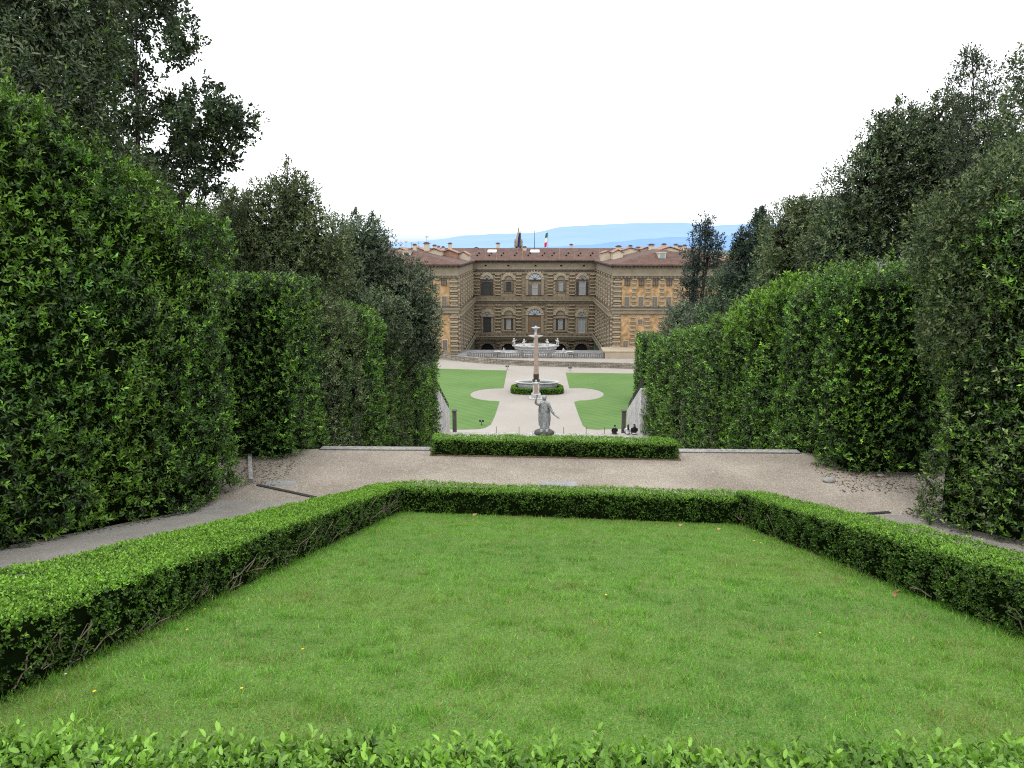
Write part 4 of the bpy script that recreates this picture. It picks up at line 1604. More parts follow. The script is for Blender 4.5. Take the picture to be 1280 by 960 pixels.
m.ball(H_(.36, -.09, .425), (.03 * h, .02 * h, .03 * h), 10, 6)
for q in range(4):
    m.tube([H_(.365 + .01 * q, -.09, .41), H_(.385 + .012 * q, -.1, .385)], [.0085 * h, .007 * h], 6)
# cloak falling from both shoulders
for s, bx_ in ((-1, -.12), (1, .14)):
    m.tube([H_(s * .095, .06, .80), H_(s * .12, .08, .6), H_(bx_, .08, .35), H_(bx_ * .95, .07, .14)], [.035 * h, .042 * h, .045 * h, .032 * h], 10)
for s in (-1, 1):
    m.tube([H_(s * .075, -.12, .06), H_(s * .075, -.2, .02)], [.05 * h, .035 * h], 8)
fig = m.build('figure', M_statue, ST)
r_ = fig.modifiers.new('r', 'REMESH')
r_.mode = 'VOXEL'
r_.voxel_size = .022
r_.use_smooth_shade = True

# ================================================================== STAIR WALLS, RAILINGS, POSTS, STEPS
M_wallwhite = stone('stained_white_wall', (.36, .35, .335), (.56, .55, .53), 0.55, .9, .25, c3=(.20, .19, .175), fine=3)


def stair_wall(side, label, rlabel):
    if side < 0:
        p0, p1 = at_y(546.5, 480.5, 63.2), at_y(562.5, 512, 79)
        q = at_y(568, 514, 81.5)
    else:
        p0, p1 = at_y(801, 481.5, 63.2), at_y(783.8, 511, 79)
        q = at_y(780, 514, 81.5)
    root = empty('stair_wall', (p0[0], p0[1], float(ground(p0[0], p0[1]))), label, 'wall', 'walls flanking the stairs down to the amphitheatre')
    m = MB()
    n_ = 8
    vs, fs = [], []
    for i in range(n_ + 1):
        t = i / n_
        x, y = p0[0] + (p1[0] - p0[0]) * t, p0[1] + (p1[1] - p0[1]) * t
        z = p0[2] - .25 + (p1[2] + .1 - p0[2]) * t
        x2 = x + side * .55
        vs += [(x, y, -.2), (x, y, z), (x2, y, z), (x2, y, -.2)]
    for i in range(n_):
        a = i * 4
        fs += [(a, a + 1, a + 5, a + 4), (a + 1, a + 2, a + 6, a + 5), (a + 2, a + 3, a + 7, a + 6)]
    fs += [(0, 3, 2, 1), (n_ * 4, n_ * 4 + 1, n_ * 4 + 2, n_ * 4 + 3)]
    m.add(vs, fs)
    m.box(min(p0[0], p0[0] + side * 2.6), max(p0[0], p0[0] + side * 2.6), p0[1] - .4, p0[1] - .001, 7.5, p0[2] - .3)
    m.build('wall', M_wallwhite, root)
    m = MB()
    m.box(q[0] - .22, q[0] + .22, q[1] - .3, q[1] + .3, 0, q[2], .04)
    m.box(q[0] - .3, q[0] + .3, q[1] - .38, q[1] + .38, q[2], q[2] + .15, .04)
    m.build('end_pier', M_trim_dark, root)
    m = MB()
    pr = []
    for i in range(n_ + 1):
        t = i / n_
        x, y = p0[0] + (p1[0] - p0[0]) * t + side * .2, p0[1] + (p1[1] - p0[1]) * t
        z = p0[2] - .25 + (p1[2] + .1 - p0[2]) * t
        m.tube([(x, y, z - .05), (x, y, z + .85)], .05, 6)
        pr.append((x, y, z))
    for hh in (.3, .58, .86):
        m.tube([(a, b, c + hh) for a, b, c in pr], .04, 6)
    m.build('railing', M_iron, root)


stair_wall(-1, 'stained white stair wall with dark railing, on the left beside the left lawn', '')
stair_wall(1, 'stained white stair wall with dark railing, behind the seated people on the right', '')

# thin posts with a cord along the lower terrace edge
post_px = [(620.4, 'first thin post on the terrace edge, left of the statue'), (648.8, 'second thin post on the terrace edge, just left of the statue'), (704.6, 'thin post on the terrace edge just right of the statue'),
           (732.7, 'thin post on the terrace edge midway between statue and seated people'), (755.4, 'thin post on the terrace edge nearest the seated people')]
tops_ = []
for px, lab in post_px:
    p = at_y(px, 541, 60.4)
    m = MB()
    m.tube([(p[0], 60.4, 9.2), (p[0], 60.4, 9.78)], .022, 6)
    m.ball((p[0], 60.4, 9.79), .03, 6, 5)
    o = m.build('fence_post', M_iron, None, origin=(p[0], 60.4, 9.2))
    tag(o, lab, 'post', 'thin posts along the terrace edge')
# small floodlights on the amphitheatre lawns
for px, py, lab in ((634, 462, 'small dark garden floodlight at the far corner of the left lawn'), (712.5, 464, 'small dark garden floodlight at the far corner of the right lawn'), (602, 532, 'small dark garden floodlight at the near corner of the left lawn')):
    p = at_z(px, py, 0.0)
    fl = empty('garden_floodlight', (p[0], p[1], 0), lab, 'floodlight', 'small floodlights on the lawns')
    m = MB()
    m.tube([(p[0], p[1], 0), (p[0], p[1], .55)], .05, 6)
    m.build('stake', M_iron, fl)
    m = MB()
    m.box(p[0] - .35, p[0] - .05, p[1] - .12, p[1] + .14, .55, .85, .03)
    m.box(p[0] + .05, p[0] + .35, p[1] - .12, p[1] + .14, .55, .85, .03)
    m.build('lamp_head', M_iron, fl)

# people sitting on the edge of the lower terrace, backs to the camera
M_skin = plain('skin', (.42, .26, .18), .5)
M_hair = plain('dark_hair', (.012, .010, .009), .5)
M_black = plain('black_cloth', (.010, .010, .012), .85)
M_shirt = plain('white_cloth', (.62, .62, .64), .8)
M_jeans = plain('dark_trousers', (.025, .028, .04), .85)


def person(px, label, top_mat, hair_long, lean=0.0, scale=1.0, Y=60.35, band=None):
    p = at_y(px, 541, Y)
    x, y, z = p[0], Y, 9.22
    root = empty('person', (x, y, z), label, 'person', 'people sitting on the terrace edge')
    s = scale
    m = MB()
    Q = lambda a, b, c: (x + (a + lean * c) * s, y + b * s, z + c * s)
    m.tube([Q(0, 0, .02), Q(0, .02, .12), Q(0, .02, .3), Q(0, .01, .48), Q(0, .02, .56)], [.15 * s, .17 * s, .15 * s, .165 * s, .08 * s], 12)
    m.tube([Q(-.12, .01, .52), Q(.12, .01, .52)], .075 * s, 8)
    m.tube([Q(0, .02, .54), Q(0, .03, .66)], [.06 * s, .055 * s], 8)
    m.ball(Q(0, .04, .745), (.075 * s, .09 * s, .108 * s), 12, 10)
    m.ball(Q(0, .132, .735), (.013 * s, .02 * s, .02 * s), 6, 5)
    for t in (-1, 1):
        m.ball(Q(t * .077, .035, .74), (.012 * s, .02 * s, .028 * s), 6, 5)
        m.tube([Q(t * .18, .01, .5), Q(t * .235, .03, .34), Q(t * .22, .12, .24)], [.058 * s, .048 * s, .042 * s], 8)
        m.tube([Q(t * .22, .12, .24), Q(t * .16, .26, .2), Q(t * .1, .34, .19)], [.042 * s, .034 * s, .027 * s], 8)
        m.ball(Q(t * .085, .375, .185), (.035 * s, .045 * s, .02 * s), 8, 6)
        for f_ in range(4):
            m.tube([Q(t * (.066 + .014 * f_), .41, .185), Q(t * (.064 + .014 * f_), .44, .165)], [.009 * s, .008 * s], 5)
        m.tube([Q(t * .09, .02, .09), Q(t * .12, .28, .12), Q(t * .11, .46, .09)], [.095 * s, .085 * s, .065 * s], 9)
        m.tube([Q(t * .11, .46, .09), Q(t * .11, .5, -.14), Q(t * .11, .5, -.34)], [.062 * s, .055 * s, .04 * s], 8)
        m.tube([Q(t * .11, .48, -.36), Q(t * .12, .62, -.385)], [.045 * s, .035 * s], 8)
    b = m.build('body', M_skin, root)
    r = b.modifiers.new('r', 'REMESH')
    r.mode = 'VOXEL'
    r.voxel_size = .014
    r.use_smooth_shade = True
    m = MB()
    m.tube([Q(0, 0, .05), Q(0, .02, .13), Q(0, .02, .3), Q(0, .01, .5), Q(0, .02, .58)], [.18 * s, .19 * s, .172 * s, .185 * s, .085 * s], 14)
    m.tube([Q(-.14, .01, .505), Q(.14, .01, .505)], .09 * s, 9)
    for t in (-1, 1):
        m.tube([Q(t * .18, .01, .51), Q(t * .24, .03, .34), Q(t * .225, .12, .24), Q(t * .16, .26, .2)], [.074 * s, .063 * s, .056 * s, .045 * s], 9)
    j = m.build('jacket', top_mat, root)
    r = j.modifiers.new('r', 'REMESH')
    r.mode = 'VOXEL'
    r.voxel_size = .016
    r.use_smooth_shade = True
    m = MB()
    for t in (-1, 1):
        m.tube([Q(t * .09, -.02, .09), Q(t * .12, .28, .12), Q(t * .11, .47, .09), Q(t * .11, .5, -.14), Q(t * .11, .5, -.33)], [.11 * s, .10 * s, .078 * s, .068 * s, .052 * s], 9)
    m.build('trousers', M_jeans, root, smooth=True)
    m = MB()
    m.ball(Q(0, .018, .775), (.088 * s, .098 * s, .098 * s), 12, 9)
    if hair_long:
        m.tube([Q(0, -.04, .78), Q(0, -.07, .64), Q(0, -.125, .5), Q(0, -.16, .36)], [.07 * s, .085 * s, .085 * s, .04 * s], 10)
    m.build('hair', M_hair, root, smooth=True)
    if band:
        m = MB()
        m.tube([Q(-.15, -.1, .11), Q(0, -.19, .10), Q(.15, -.1, .11)], .05 * s, 8)
        m.build('shirt_hem', M_shirt, root)


person(768.3, 'person in black seated alone on the terrace edge, back turned', M_black, False, 0, .98)
person(784.3, 'person in white top with dark hair, seated beside the stair wall', M_shirt, True, .06, 1.02)
person(792.8, 'person in black with long hair over a white shirt, rightmost of those seated', M_black, True, 0, 1.08, band=True)

# stone steps either side of the hedge beyond the gravel
M_metal = plain('dark_drain', (.035, .033, .032), .6, .2)
M_step = stone('worn_step_stone', (.21, .205, .195), (.31, .30, .285), .9, .9, .2, fine=8)


def steps(x0, x1, label):
    root = empty('stone_steps', ((x0 + x1) / 2, 26, 17.6), label, 'steps', 'steps going down past the hedge')
    zz, yy = 17.87, 25.85
    m = MB()
    m.box(x0, x1, 25.74, 25.845, 17.7, 17.862)  # dark strip drawing a line in front of the first tread
    m.build('dark_edge', M_metal, root)
    for i in range(48):
        m = MB()
        m.box(x0, x1, yy, yy + .41, zz - .5, zz, .02)
        m.build('step', M_step, root)
        yy += .40
        zz -= .1775
    return root


steps(-8.0, -3.75, 'broad worn stone steps going down left of the low hedge')
steps(5.45, 10.1, 'broad worn stone steps going down right of the low hedge')

# dark drain channels where the paved paths meet the gravel
for (a, b), lab in ((((322, 606.5), (413, 626)), 'dark narrow drain strip across the top of the left path'), (((1033, 646.5), (1112, 640.5)), 'dark narrow drain strip across the top of the right path')):
    p, q = at_z(*a, 17.86), at_z(*b, 17.86)
    d = unit((q - p)[None])[0]
    nrm = np.array([-d[1], d[0], 0]) * .06
    m = MB()
    z0, z1 = 17.80, 17.885
    vs = []
    for c, e_ in ((p, -1), (q, -1), (q, 1), (p, 1)):
        w_ = c + nrm * e_
        vs.append((w_[0], w_[1], z0 - max(0, (19.5 - w_[1])) * 0))
    g = [max(float(ground(v_[0], v_[1])), 17.84) for v_ in vs]
    vs = [(v_[0], v_[1], g_ - .03) for v_, g_ in zip(vs, g)] + [(v_[0], v_[1], g_ + .035) for v_, g_ in zip(vs, g)]
    m.add(vs, [(0, 3, 2, 1), (4, 5, 6, 7), (0, 1, 5, 4), (1, 2, 6, 5), (2, 3, 7, 6), (3, 0, 4, 7)])
    o = m.build('drain_strip', M_metal, None, origin=p)
    tag(o, lab, 'drain')
for a, b, lab in (((676, 601.5), (722, 608), 'flat grey drain slab in the gravel behind the far box hedge'), ((336, 601), (366, 606.5), 'small dark drain cover in the gravel beside the left path')):
    p, q = at_z(*a, 17.86), at_z(*b, 17.86)
    x0, x1, y0, y1 = min(p[0], q[0]), max(p[0], q[0]), min(p[1], q[1]), max(p[1], q[1])
    m = MB()
    m.box(x0, x1, y0, y1, 17.80, 17.872, .01)
    o = m.build('drain_cover', stone('slab_grey', (.20, .20, .20), (.28, .28, .28), 3, .8, .2), None, origin=((x0 + x1) / 2, (y0 + y1) / 2, 17.85))
    tag(o, lab, 'drain cover')
p, q = at_z(314, 604, 17.85), at_z(312.5, 572, 17.85)
m = MB()
m.prism([(p[0] - .07, p[1]), (p[0] + .07, p[1]), (q[0] + .07, q[1]), (q[0] - .07, q[1])], 'z', 17.8, 18.0)
o = m.build('kerb_stone', M_step, None, origin=p)
tag(o, 'upright pale stone edging at the corner of the big left hedge', 'kerb stone')

# rocks and fallen leaves at the foot of the right hedges
for i, (px, py, r, lab) in enumerate(((1036, 602, .22, 'flat pale rock at the foot of the domed right hedge'), (1100, 596, .12, 'small grey stone in the gap between the right hedges'))):
    p = at_z(px, py, 17.86)
    bm = bmesh.new()
    bmesh.ops.create_icosphere(bm, subdivisions=3, radius=1)
    for v_ in bm.verts:
        k_ = 1 + .35 * (float(vnoise(np.array([tuple(v_.co)]) + i * 7, 1.6, 4)[0]) - .5)
        v_.co = Vector((p[0] + v_.co.x * r * k_, p[1] + v_.co.y * r * .7 * k_, 17.86 + .05 + v_.co.z * r * .45 * k_))
    m = MB()
    m.from_bm(bm)
    o = m.build('rock', M_step, None, smooth=True, origin=p)
    tag(o, lab, 'rock')

# ================================================================== CLIPPED BOX HEDGES
def box_hedge(name, label, P0, P1, width, height, zf0, zf1, seed, leafL=.034, leafW=.020, dens=3600, twigs=0, topcol=LIME, soft=.07, sidedark=1.0, extra=0, tpl=DIAMOND, up_side=.35, k=4, toplen=1.0, width1=None, height1=None):
    """low clipped hedge along P0->P1 (x, y); zf0/zf1 ground heights at the two ends."""
    P0, P1 = np.array(P0, float), np.array(P1, float)
    Ln = np.linalg.norm(P1 - P0)
    t = (P1 - P0) / Ln
    nrm = np.array([-t[1], t[0]])
    root = empty(name, (*(P0 + P1) / 2, (zf0 + zf1) / 2), label, 'hedge')
    LV = Leaves()
    hw = width / 2
    wr = (width1 or width) / width
    hr = (height1 or height) / height

    def place(s, u, v):
        u = u * (1 + (wr - 1) * s)
        v = v * (1 + (hr - 1) * s)
        xy = P0[None] + t[None] * (s * Ln)[:, None] + nrm[None] * u[:, None]
        z = zf0 + (zf1 - zf0) * s + v
        return np.stack([xy[:, 0], xy[:, 1], z], 1)
    for fn, area, wt in (('top', Ln * width, 1.0), ('l', Ln * height, 1.0), ('r', Ln * height, 1.0), ('e0', width * height, 1.0), ('e1', width * height, 1.0)):
        n = int(area * dens / k * wt)
        a, b = RNG.uniform(0, 1, n), RNG.uniform(0, 1, n)
        if fn == 'top':
            s, u, v = a, (b * 2 - 1) * hw, np.full(n, height)
            nn = np.tile([0, 0, 1.0], (n, 1))
        elif fn in 'lr':
            sg = 1 if fn == 'l' else -1
            s, u, v = a, np.full(n, sg * hw), b * height
            nn = np.tile([nrm[0] * sg, nrm[1] * sg, 0.0], (n, 1))
        else:
            sg = 0 if fn == 'e0' else 1
            s, u, v = np.full(n, float(sg)), (a * 2 - 1) * hw, b * height
            nn = np.tile([t[0] * (2 * sg - 1), t[1] * (2 * sg - 1), 0.0], (n, 1))
        # round the top edges a little
        W = place(s, u, v)
        bl = fbm(W, 1.3, seed) - .5
        bl2 = fbm(W, 4.5, seed + 4) - .5
        dp = RNG.exponential(.035 if fn == 'top' else .06, n)
        W = W + nn * (soft * 2.0 * bl + soft * 1.6 * bl2 - dp)[:, None]
        edge = np.clip((np.abs(u) / hw - .82) / .18, 0, 1) * (fn == 'top') + np.clip((v / height - .85) / .15, 0, 1) * (fn != 'top')
        W[:, 2] -= (.03 * edge ** 2) if fn == 'top' else 0
        if fn != 'top':
            W[:, :2] -= nn[:, :2] * (.05 * edge ** 2 + .06 * np.clip(1 - v / height * 4, 0, 1))[:, None]
            keep = (fbm(W, 5.0, seed + 7) + RNG.uniform(-.12, .12, n)) > (.43 + .10 * np.clip(1 - v / height * 2.5, 0, 1))
        else:
            keep = np.ones(n, bool)
        W, nn, dp, vv = W[keep], nn[keep], dp[keep], v[keep]
        n = len(W)
        if fn == 'top':
            D = unit(np.array([0, 0, 1.0]) + RNG.normal(0, .38, (n, 3)))
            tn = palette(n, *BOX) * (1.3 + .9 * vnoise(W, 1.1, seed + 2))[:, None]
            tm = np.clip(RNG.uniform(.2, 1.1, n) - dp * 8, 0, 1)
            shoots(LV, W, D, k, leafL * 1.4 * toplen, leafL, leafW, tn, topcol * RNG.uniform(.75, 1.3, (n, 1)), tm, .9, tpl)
        else:
            D = unit(nn * .9 + np.array([0, 0, up_side]) + RNG.normal(0, .5, (n, 3)))
            tn = palette(n, *BOX) * (.40 + .85 * vnoise(W, 2.2, seed + 2))[:, None] * sidedark  # sides tinted below the top, skylight falloff put into the colour
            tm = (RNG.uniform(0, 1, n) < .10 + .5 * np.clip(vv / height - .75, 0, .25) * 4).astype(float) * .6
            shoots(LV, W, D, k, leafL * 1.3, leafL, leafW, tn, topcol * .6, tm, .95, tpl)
    LV.build('foliage', M_leaf_box, root)
    m = MB()
    ins = .09
    q = hw - ins
    c8 = []
    for s, zz in ((ins / Ln, 0), (1 - ins / Ln, 0)):
        for u, v in ((-q, 0.02), (q, .02), (q, height - ins - .03), (-q, height - ins - .03)):
            c8.append(tuple(place(np.array([s]), np.array([u]), np.array([v]))[0]))
    m.add(c8, [(0, 3, 2, 1), (4, 5, 6, 7), (0, 1, 5, 4), (1, 2, 6, 5), (2, 3, 7, 6), (3, 0, 4, 7)])
    m.build('branches', M_core, root)  # plain solid block inside the leaves, with shade held in its colour
    if twigs:
        m = MB()
        for i in range(twigs):
            s = RNG.uniform(.02, .98)
            sg = -1 if twigs > 0 else 1
            u0 = sg * (hw - .06)
            a = place(np.array([s]), np.array([u0]), np.array([RNG.uniform(.04, height * .45)]))[0]
            ln = RNG.uniform(.15, .42)
            dr = np.array([t[0] * RNG.normal(0, .8), t[1] * RNG.normal(0, .8), RNG.uniform(.1, .9)]) + np.array([nrm[0], nrm[1], 0]) * sg * RNG.uniform(.05, .35)
            dr = dr / np.linalg.norm(dr) * ln
            b = a + dr * .5 + RNG.normal(0, .025, 3)
            c = a + dr + np.array([nrm[0], nrm[1], 0]) * sg * .03
            m.tube([a, b, c], [.010, .008, .004], 5)
            if RNG.uniform() < .6:
                m.tube([b, b + (RNG.normal(0, .5, 3) + dr / ln) * ln * .35], [.006, .003], 4)
        m.build('twigs', M_twig, root)['kind'] = 'stuff'
    return root


def gz(y):
    return float(ground(0, y))


HW = .82
HH = .82
# the left side hedge (inner face along the lawn), running up the slope
box_hedge('box_hedge', 'low clipped box hedge along the left side of the lawn with bare twigs showing', (-5.90, 2.8), (-4.05, 19.75), 2.1, .83, gz(2.8), 17.87, 101, twigs=150, dens=3900, width1=.72, height1=.72)
box_hedge('box_hedge', 'low clipped box hedge along the right side of the lawn', (6.08, 19.1), (7.35, 2.8), .75, .85, 17.87, float(ground(6.5, 2.8)), 202, dens=3700, twigs=30, width1=1.7, height1=.82)
box_hedge('box_hedge', 'low clipped box hedge closing the far end of the lawn before the gravel', (6.25, 19.08), (-4.15, 19.78), .78, .73, 17.86, 17.86, 303, dens=3600, twigs=12)
box_hedge('box_hedge', 'low clipped box hedge beyond the gravel, in front of the statue', (5.35, 25.2), (-3.6, 25.55), .86, .60, 17.85, 17.85, 404, dens=3000, leafL=.04, leafW=.024)
# foreground hedge, larger leaves close to the camera
box_hedge('box_hedge', 'nearest hedge with big bright leaves along the bottom of the view', (3.6, 1.95), (-3.6, 1.95), 1.0, 1.085, 22.5, 22.5, 505, dens=5200, leafL=.036, leafW=.018, tpl=HEX, k=5, soft=.06, topcol=np.array((.22, .40, .06)), toplen=1.7)
# reddish soil strip under the hedge beyond the gravel
m = MB()
m.prism([(-3.7, 25.09), (5.42, 24.74), (5.42, 25.6), (-3.7, 25.95)], 'z', 17.8, 17.885)
o = m.build('planting_bed', stone('red_soil', (.10, .070, .048), (.17, .115, .082), 3, .95, .5, fine=20), None, origin=(1, 26, 17.85))
o['kind'] = 'structure'

# ================================================================== LAWN GRASS
def grass():
    n = 560000
    # density falls with distance
    u = RNG.uniform(0, 1, n)
    y = 2.4 * (19.85 / 2.4) ** u
    x = RNG.uniform(-5.5, 7.2, n)
    xl = -3.72 - (19.4 - y) * .080
    xr = 5.75 + (18.7 - y) * .060
    keep = (x > xl) & (x < xr) & (y < 19.68 - .071 * (x + 3.6))
    x, y, xl, xr = x[keep], y[keep], xl[keep], xr[keep]
    n = len(x)
    z = ground(x, y) + .008
    P = np.stack([x, y, z], 1)
    far = np.clip((y - 4) / 16, 0, 1)
    tall = .8 + .5 * vnoise(P * np.array([1, 1, 0]), 3.4, 61)
    edge = np.clip(1 - np.minimum(x - xl, xr - x) / .6, 0, 1)
    h = (.026 + .036 * RNG.uniform(0, 1, n)) * tall * (1 + 2.2 * edge ** 2 * RNG.uniform(0, 1, n))
    tuft = np.clip((vnoise(P * np.array([1, 1, 0]), 5.0, 68) - .62) * 5, 0, 1)
    h *= 1 + (RNG.uniform(0, 1, n) < .03) * 1.0 + 1.1 * tuft
    w = .0046 + .0050 * far + .002 * RNG.uniform(0, 1, n)
    ang = RNG.uniform(0, 6.283, n)
    lean = RNG.uniform(.1, .95, n)
    D = np.stack([np.cos(ang) * lean, np.sin(ang) * lean, np.ones(n)], 1)
    big = fbm(P * np.array([1, 1, 0]), .42, 71)
    mid = fbm(P * np.array([1, 1, 0]), 2.2, 73)
    c = np.array((.082, .220, .026)) + (np.array((.190, .365, .048)) - np.array((.082, .220, .026))) * RNG.uniform(0, 1, (n, 1))
    c = c * np.array((.80, .90, .80)) * (1.16 + .46 * mid)[:, None] * RNG.lognormal(0, .30, (n, 1)) * (1 - .12 * tuft)[:, None]
    # yellowish and bluish patches
    yl = np.clip((big - .50) * 5, 0, 1)[:, None] * .38
    c = c * (1 - yl) + np.array((.25, .32, .085)) * yl * (.7 + .6 * mid)[:, None]
    bl = np.clip((.44 - big) * 6, 0, 1)[:, None] * .3
    c = c * (1 - bl) + np.array((.105, .225, .085)) * bl
    # a strip of fresh bright grass at the top of the lawn
    fr = np.clip((y - 13) / 5, 0, 1)[:, None] * .5
    c = c * (1 - fr) + np.array((.165, .345, .045)) * fr * RNG.uniform(.8, 1.2, (n, 1))
    dry = RNG.uniform(0, 1, n) < (.085 + .20 * np.clip((fbm(P * np.array([1, 1, 0]), 1.5, 91) - .54) * 6, 0, 1))
    c[dry] = palette(int(dry.sum()), [(.40, .36, .19), (.32, .29, .14), (.45, .32, .11)], [3, 3, 1]) * RNG.uniform(.7, 1.2, (int(dry.sum()), 1))
    D = unit(D)
    side = unit(np.cross(D, rnd_dirs(n)))
    tip = P + D * h[:, None] + np.stack([np.cos(ang), np.sin(ang), -np.ones(n) * .4], 1) * (h * .25 * lean)[:, None]
    V = np.stack([P - side * w[:, None] * .5, P + side * w[:, None] * .5, tip], 1).reshape(-1, 3)
    idx = np.arange(len(V))
    o = raw_mesh('grass', V, idx, 3, M_grass, np.repeat(np.clip(c, .004, .9), 3, axis=0))
    tag(o, 'short green grass of the sloping lawn inside the box hedges', 'grass', kind='stuff')
    # clover and plantain: small flat leaves among the grass
    LV = Leaves()
    n = 26000
    y = 2.6 * (19.4 / 2.6) ** RNG.uniform(0, 1, n)
    x = RNG.uniform(-5.0, 5.9, n)
    P = np.stack([x, y, ground(x, y) + RNG.uniform(.008, .035, n)], 1)
    k_ = fbm(P * np.array([1, 1, 0]), 1.1, 95) > .5
    P = P[k_]
    n = len(P)
    ang = RNG.uniform(0, 6.283, n)
    D = unit(np.stack([np.cos(ang), np.sin(ang), RNG.uniform(.1, .6, n)], 1))
    LV.put(P, D, unit(np.array([0, 0, 1.0]) + RNG.normal(0, .3, (n, 3))), RNG.uniform(.015, .035, n), RNG.uniform(.010, .018, n), np.array((.11, .27, .06)) * RNG.uniform(.6, 1.5, (n, 1)))
    o = LV.build('clover', M_grass)
    tag(o, 'small clover leaves spread through the lawn', 'ground cover', kind='stuff')


grass()

# yellow flowers in the lawn
M_petal = plain('yellow_petal', (.80, .60, .02), .6)
M_petalw = plain('white_petal', (.75, .72, .55), .6)
M_stalk = plain('green_stalk', (.06, .14, .03), .6)


def on_lawn(px, py):
    d = ray(px, py)
    t = np.linspace(2, 24, 4400) / d[1]
    P = EYE[None] + d[None] * t[:, None]
    k = int(np.argmax(P[:, 2] <= ground(P[:, 0], P[:, 1])))
    return P[k]


for px, py, mat, lab in ((118, 872, M_petal, 'yellow dandelion in the grass near the bottom left hedge'), (82, 850, M_petalw, 'pale closed flower on a long stalk near the left hedge'),
                         (234, 793, M_petal, 'yellow dandelion at the foot of the left box hedge'), (256, 767, M_petal, 'yellow dandelion against the left hedge twigs'), (302, 868, M_petal, 'small yellow flower in the open left part of the lawn'),
                         (1024, 797, M_petal, 'small yellow flower in the open right part of the lawn'), (942, 680, M_petal, 'yellow flower at the far right corner of the lawn'), (950, 683, M_petal, 'yellow flower just beside the far right corner one'),
                         (378, 818, M_petal, 'small yellow flower left of the lawn centre'), (757, 750, M_petal, 'tiny yellow flower in the middle of the lawn')):
    p = on_lawn(px, py)
    sc = .72 if p[1] < 9 else .95
    fl = empty('dandelion', p, lab, 'flower', 'small flowers in the lawn')
    m = MB()
    hgt = .085 * sc
    m.tube([(p[0], p[1], p[2]), (p[0] + .006, p[1], p[2] + hgt)], .002, 5)
    m.build('stalk', M_stalk, fl)
    m = MB()
    for q in range(12):
        a = q * 2 * math.pi / 12
        r0, r1 = .003, .019 * sc
        c0 = (p[0] + .006, p[1], p[2] + hgt)
        m.add([(c0[0] + r0 * math.cos(a), c0[1] + r0 * math.sin(a), c0[2]), (c0[0] + r1 * math.cos(a - .22), c0[1] + r1 * math.sin(a - .22), c0[2] + .006), (c0[0] + r1 * 1.1 * math.cos(a), c0[1] + r1 * 1.1 * math.sin(a), c0[2] + .007), (c0[0] + r1 * math.cos(a + .22), c0[1] + r1 * math.sin(a + .22), c0[2] + .006)], [(0, 1, 2, 3)])
    m.ball((p[0] + .006, p[1], p[2] + hgt + .004), (.008 * sc, .008 * sc, .005), 8, 5)
    m.build('petals', mat, fl)
# fallen leaves on the lawn and under the hedges
for px, py, r, lab in ((1118, 748, .12, 'curled brown fallen leaf standing at the foot of the right box hedge'), (592, 646, .13, 'brown fallen leaf under the left part of the far box hedge'), (850, 659, .12, 'brown fallen leaf under the right part of the far box hedge'),
                       (898, 664, .11, 'brown fallen leaf in the far right corner of the lawn'), (637, 755, .05, 'pale dry leaf lying on the open lawn')):
    p = on_lawn(px, py)
    m = MB()
    L_, n_ = r * 1.25, 6
    up_ = 1.0 if px == 1118 else .25
    vs, fs = [], []
    for i in range(n_ + 1):
        t = i / n_
        wd = r * .45 * math.sin(math.pi * min(.98, max(.04, t))) ** .7
        zc = p[2] + .02 + L_ * t * up_ * .8
        yc = p[1] + L_ * t * (1 - up_ * .8) + .015 * math.sin(t * 5)
        xc_ = p[0] + L_ * t * .45
        vs += [(xc_ - wd, yc + .3 * wd, zc + wd * .3), (xc_, yc, zc), (xc_ + wd, yc + .2 * wd, zc + wd * .35)]
    for i in range(n_):
        a = i * 3
        fs += [(a, a + 1, a + 4, a + 3), (a + 1, a + 2, a + 5, a + 4)]
    m.add(vs, fs)
    o = m.build('fallen_leaf', stone('dry_leaf', (.30, .18, .08), (.42, .28, .14), 30, .8, .1), None, origin=p)
    tag(o, lab, 'leaf', 'fallen leaves on the lawn')

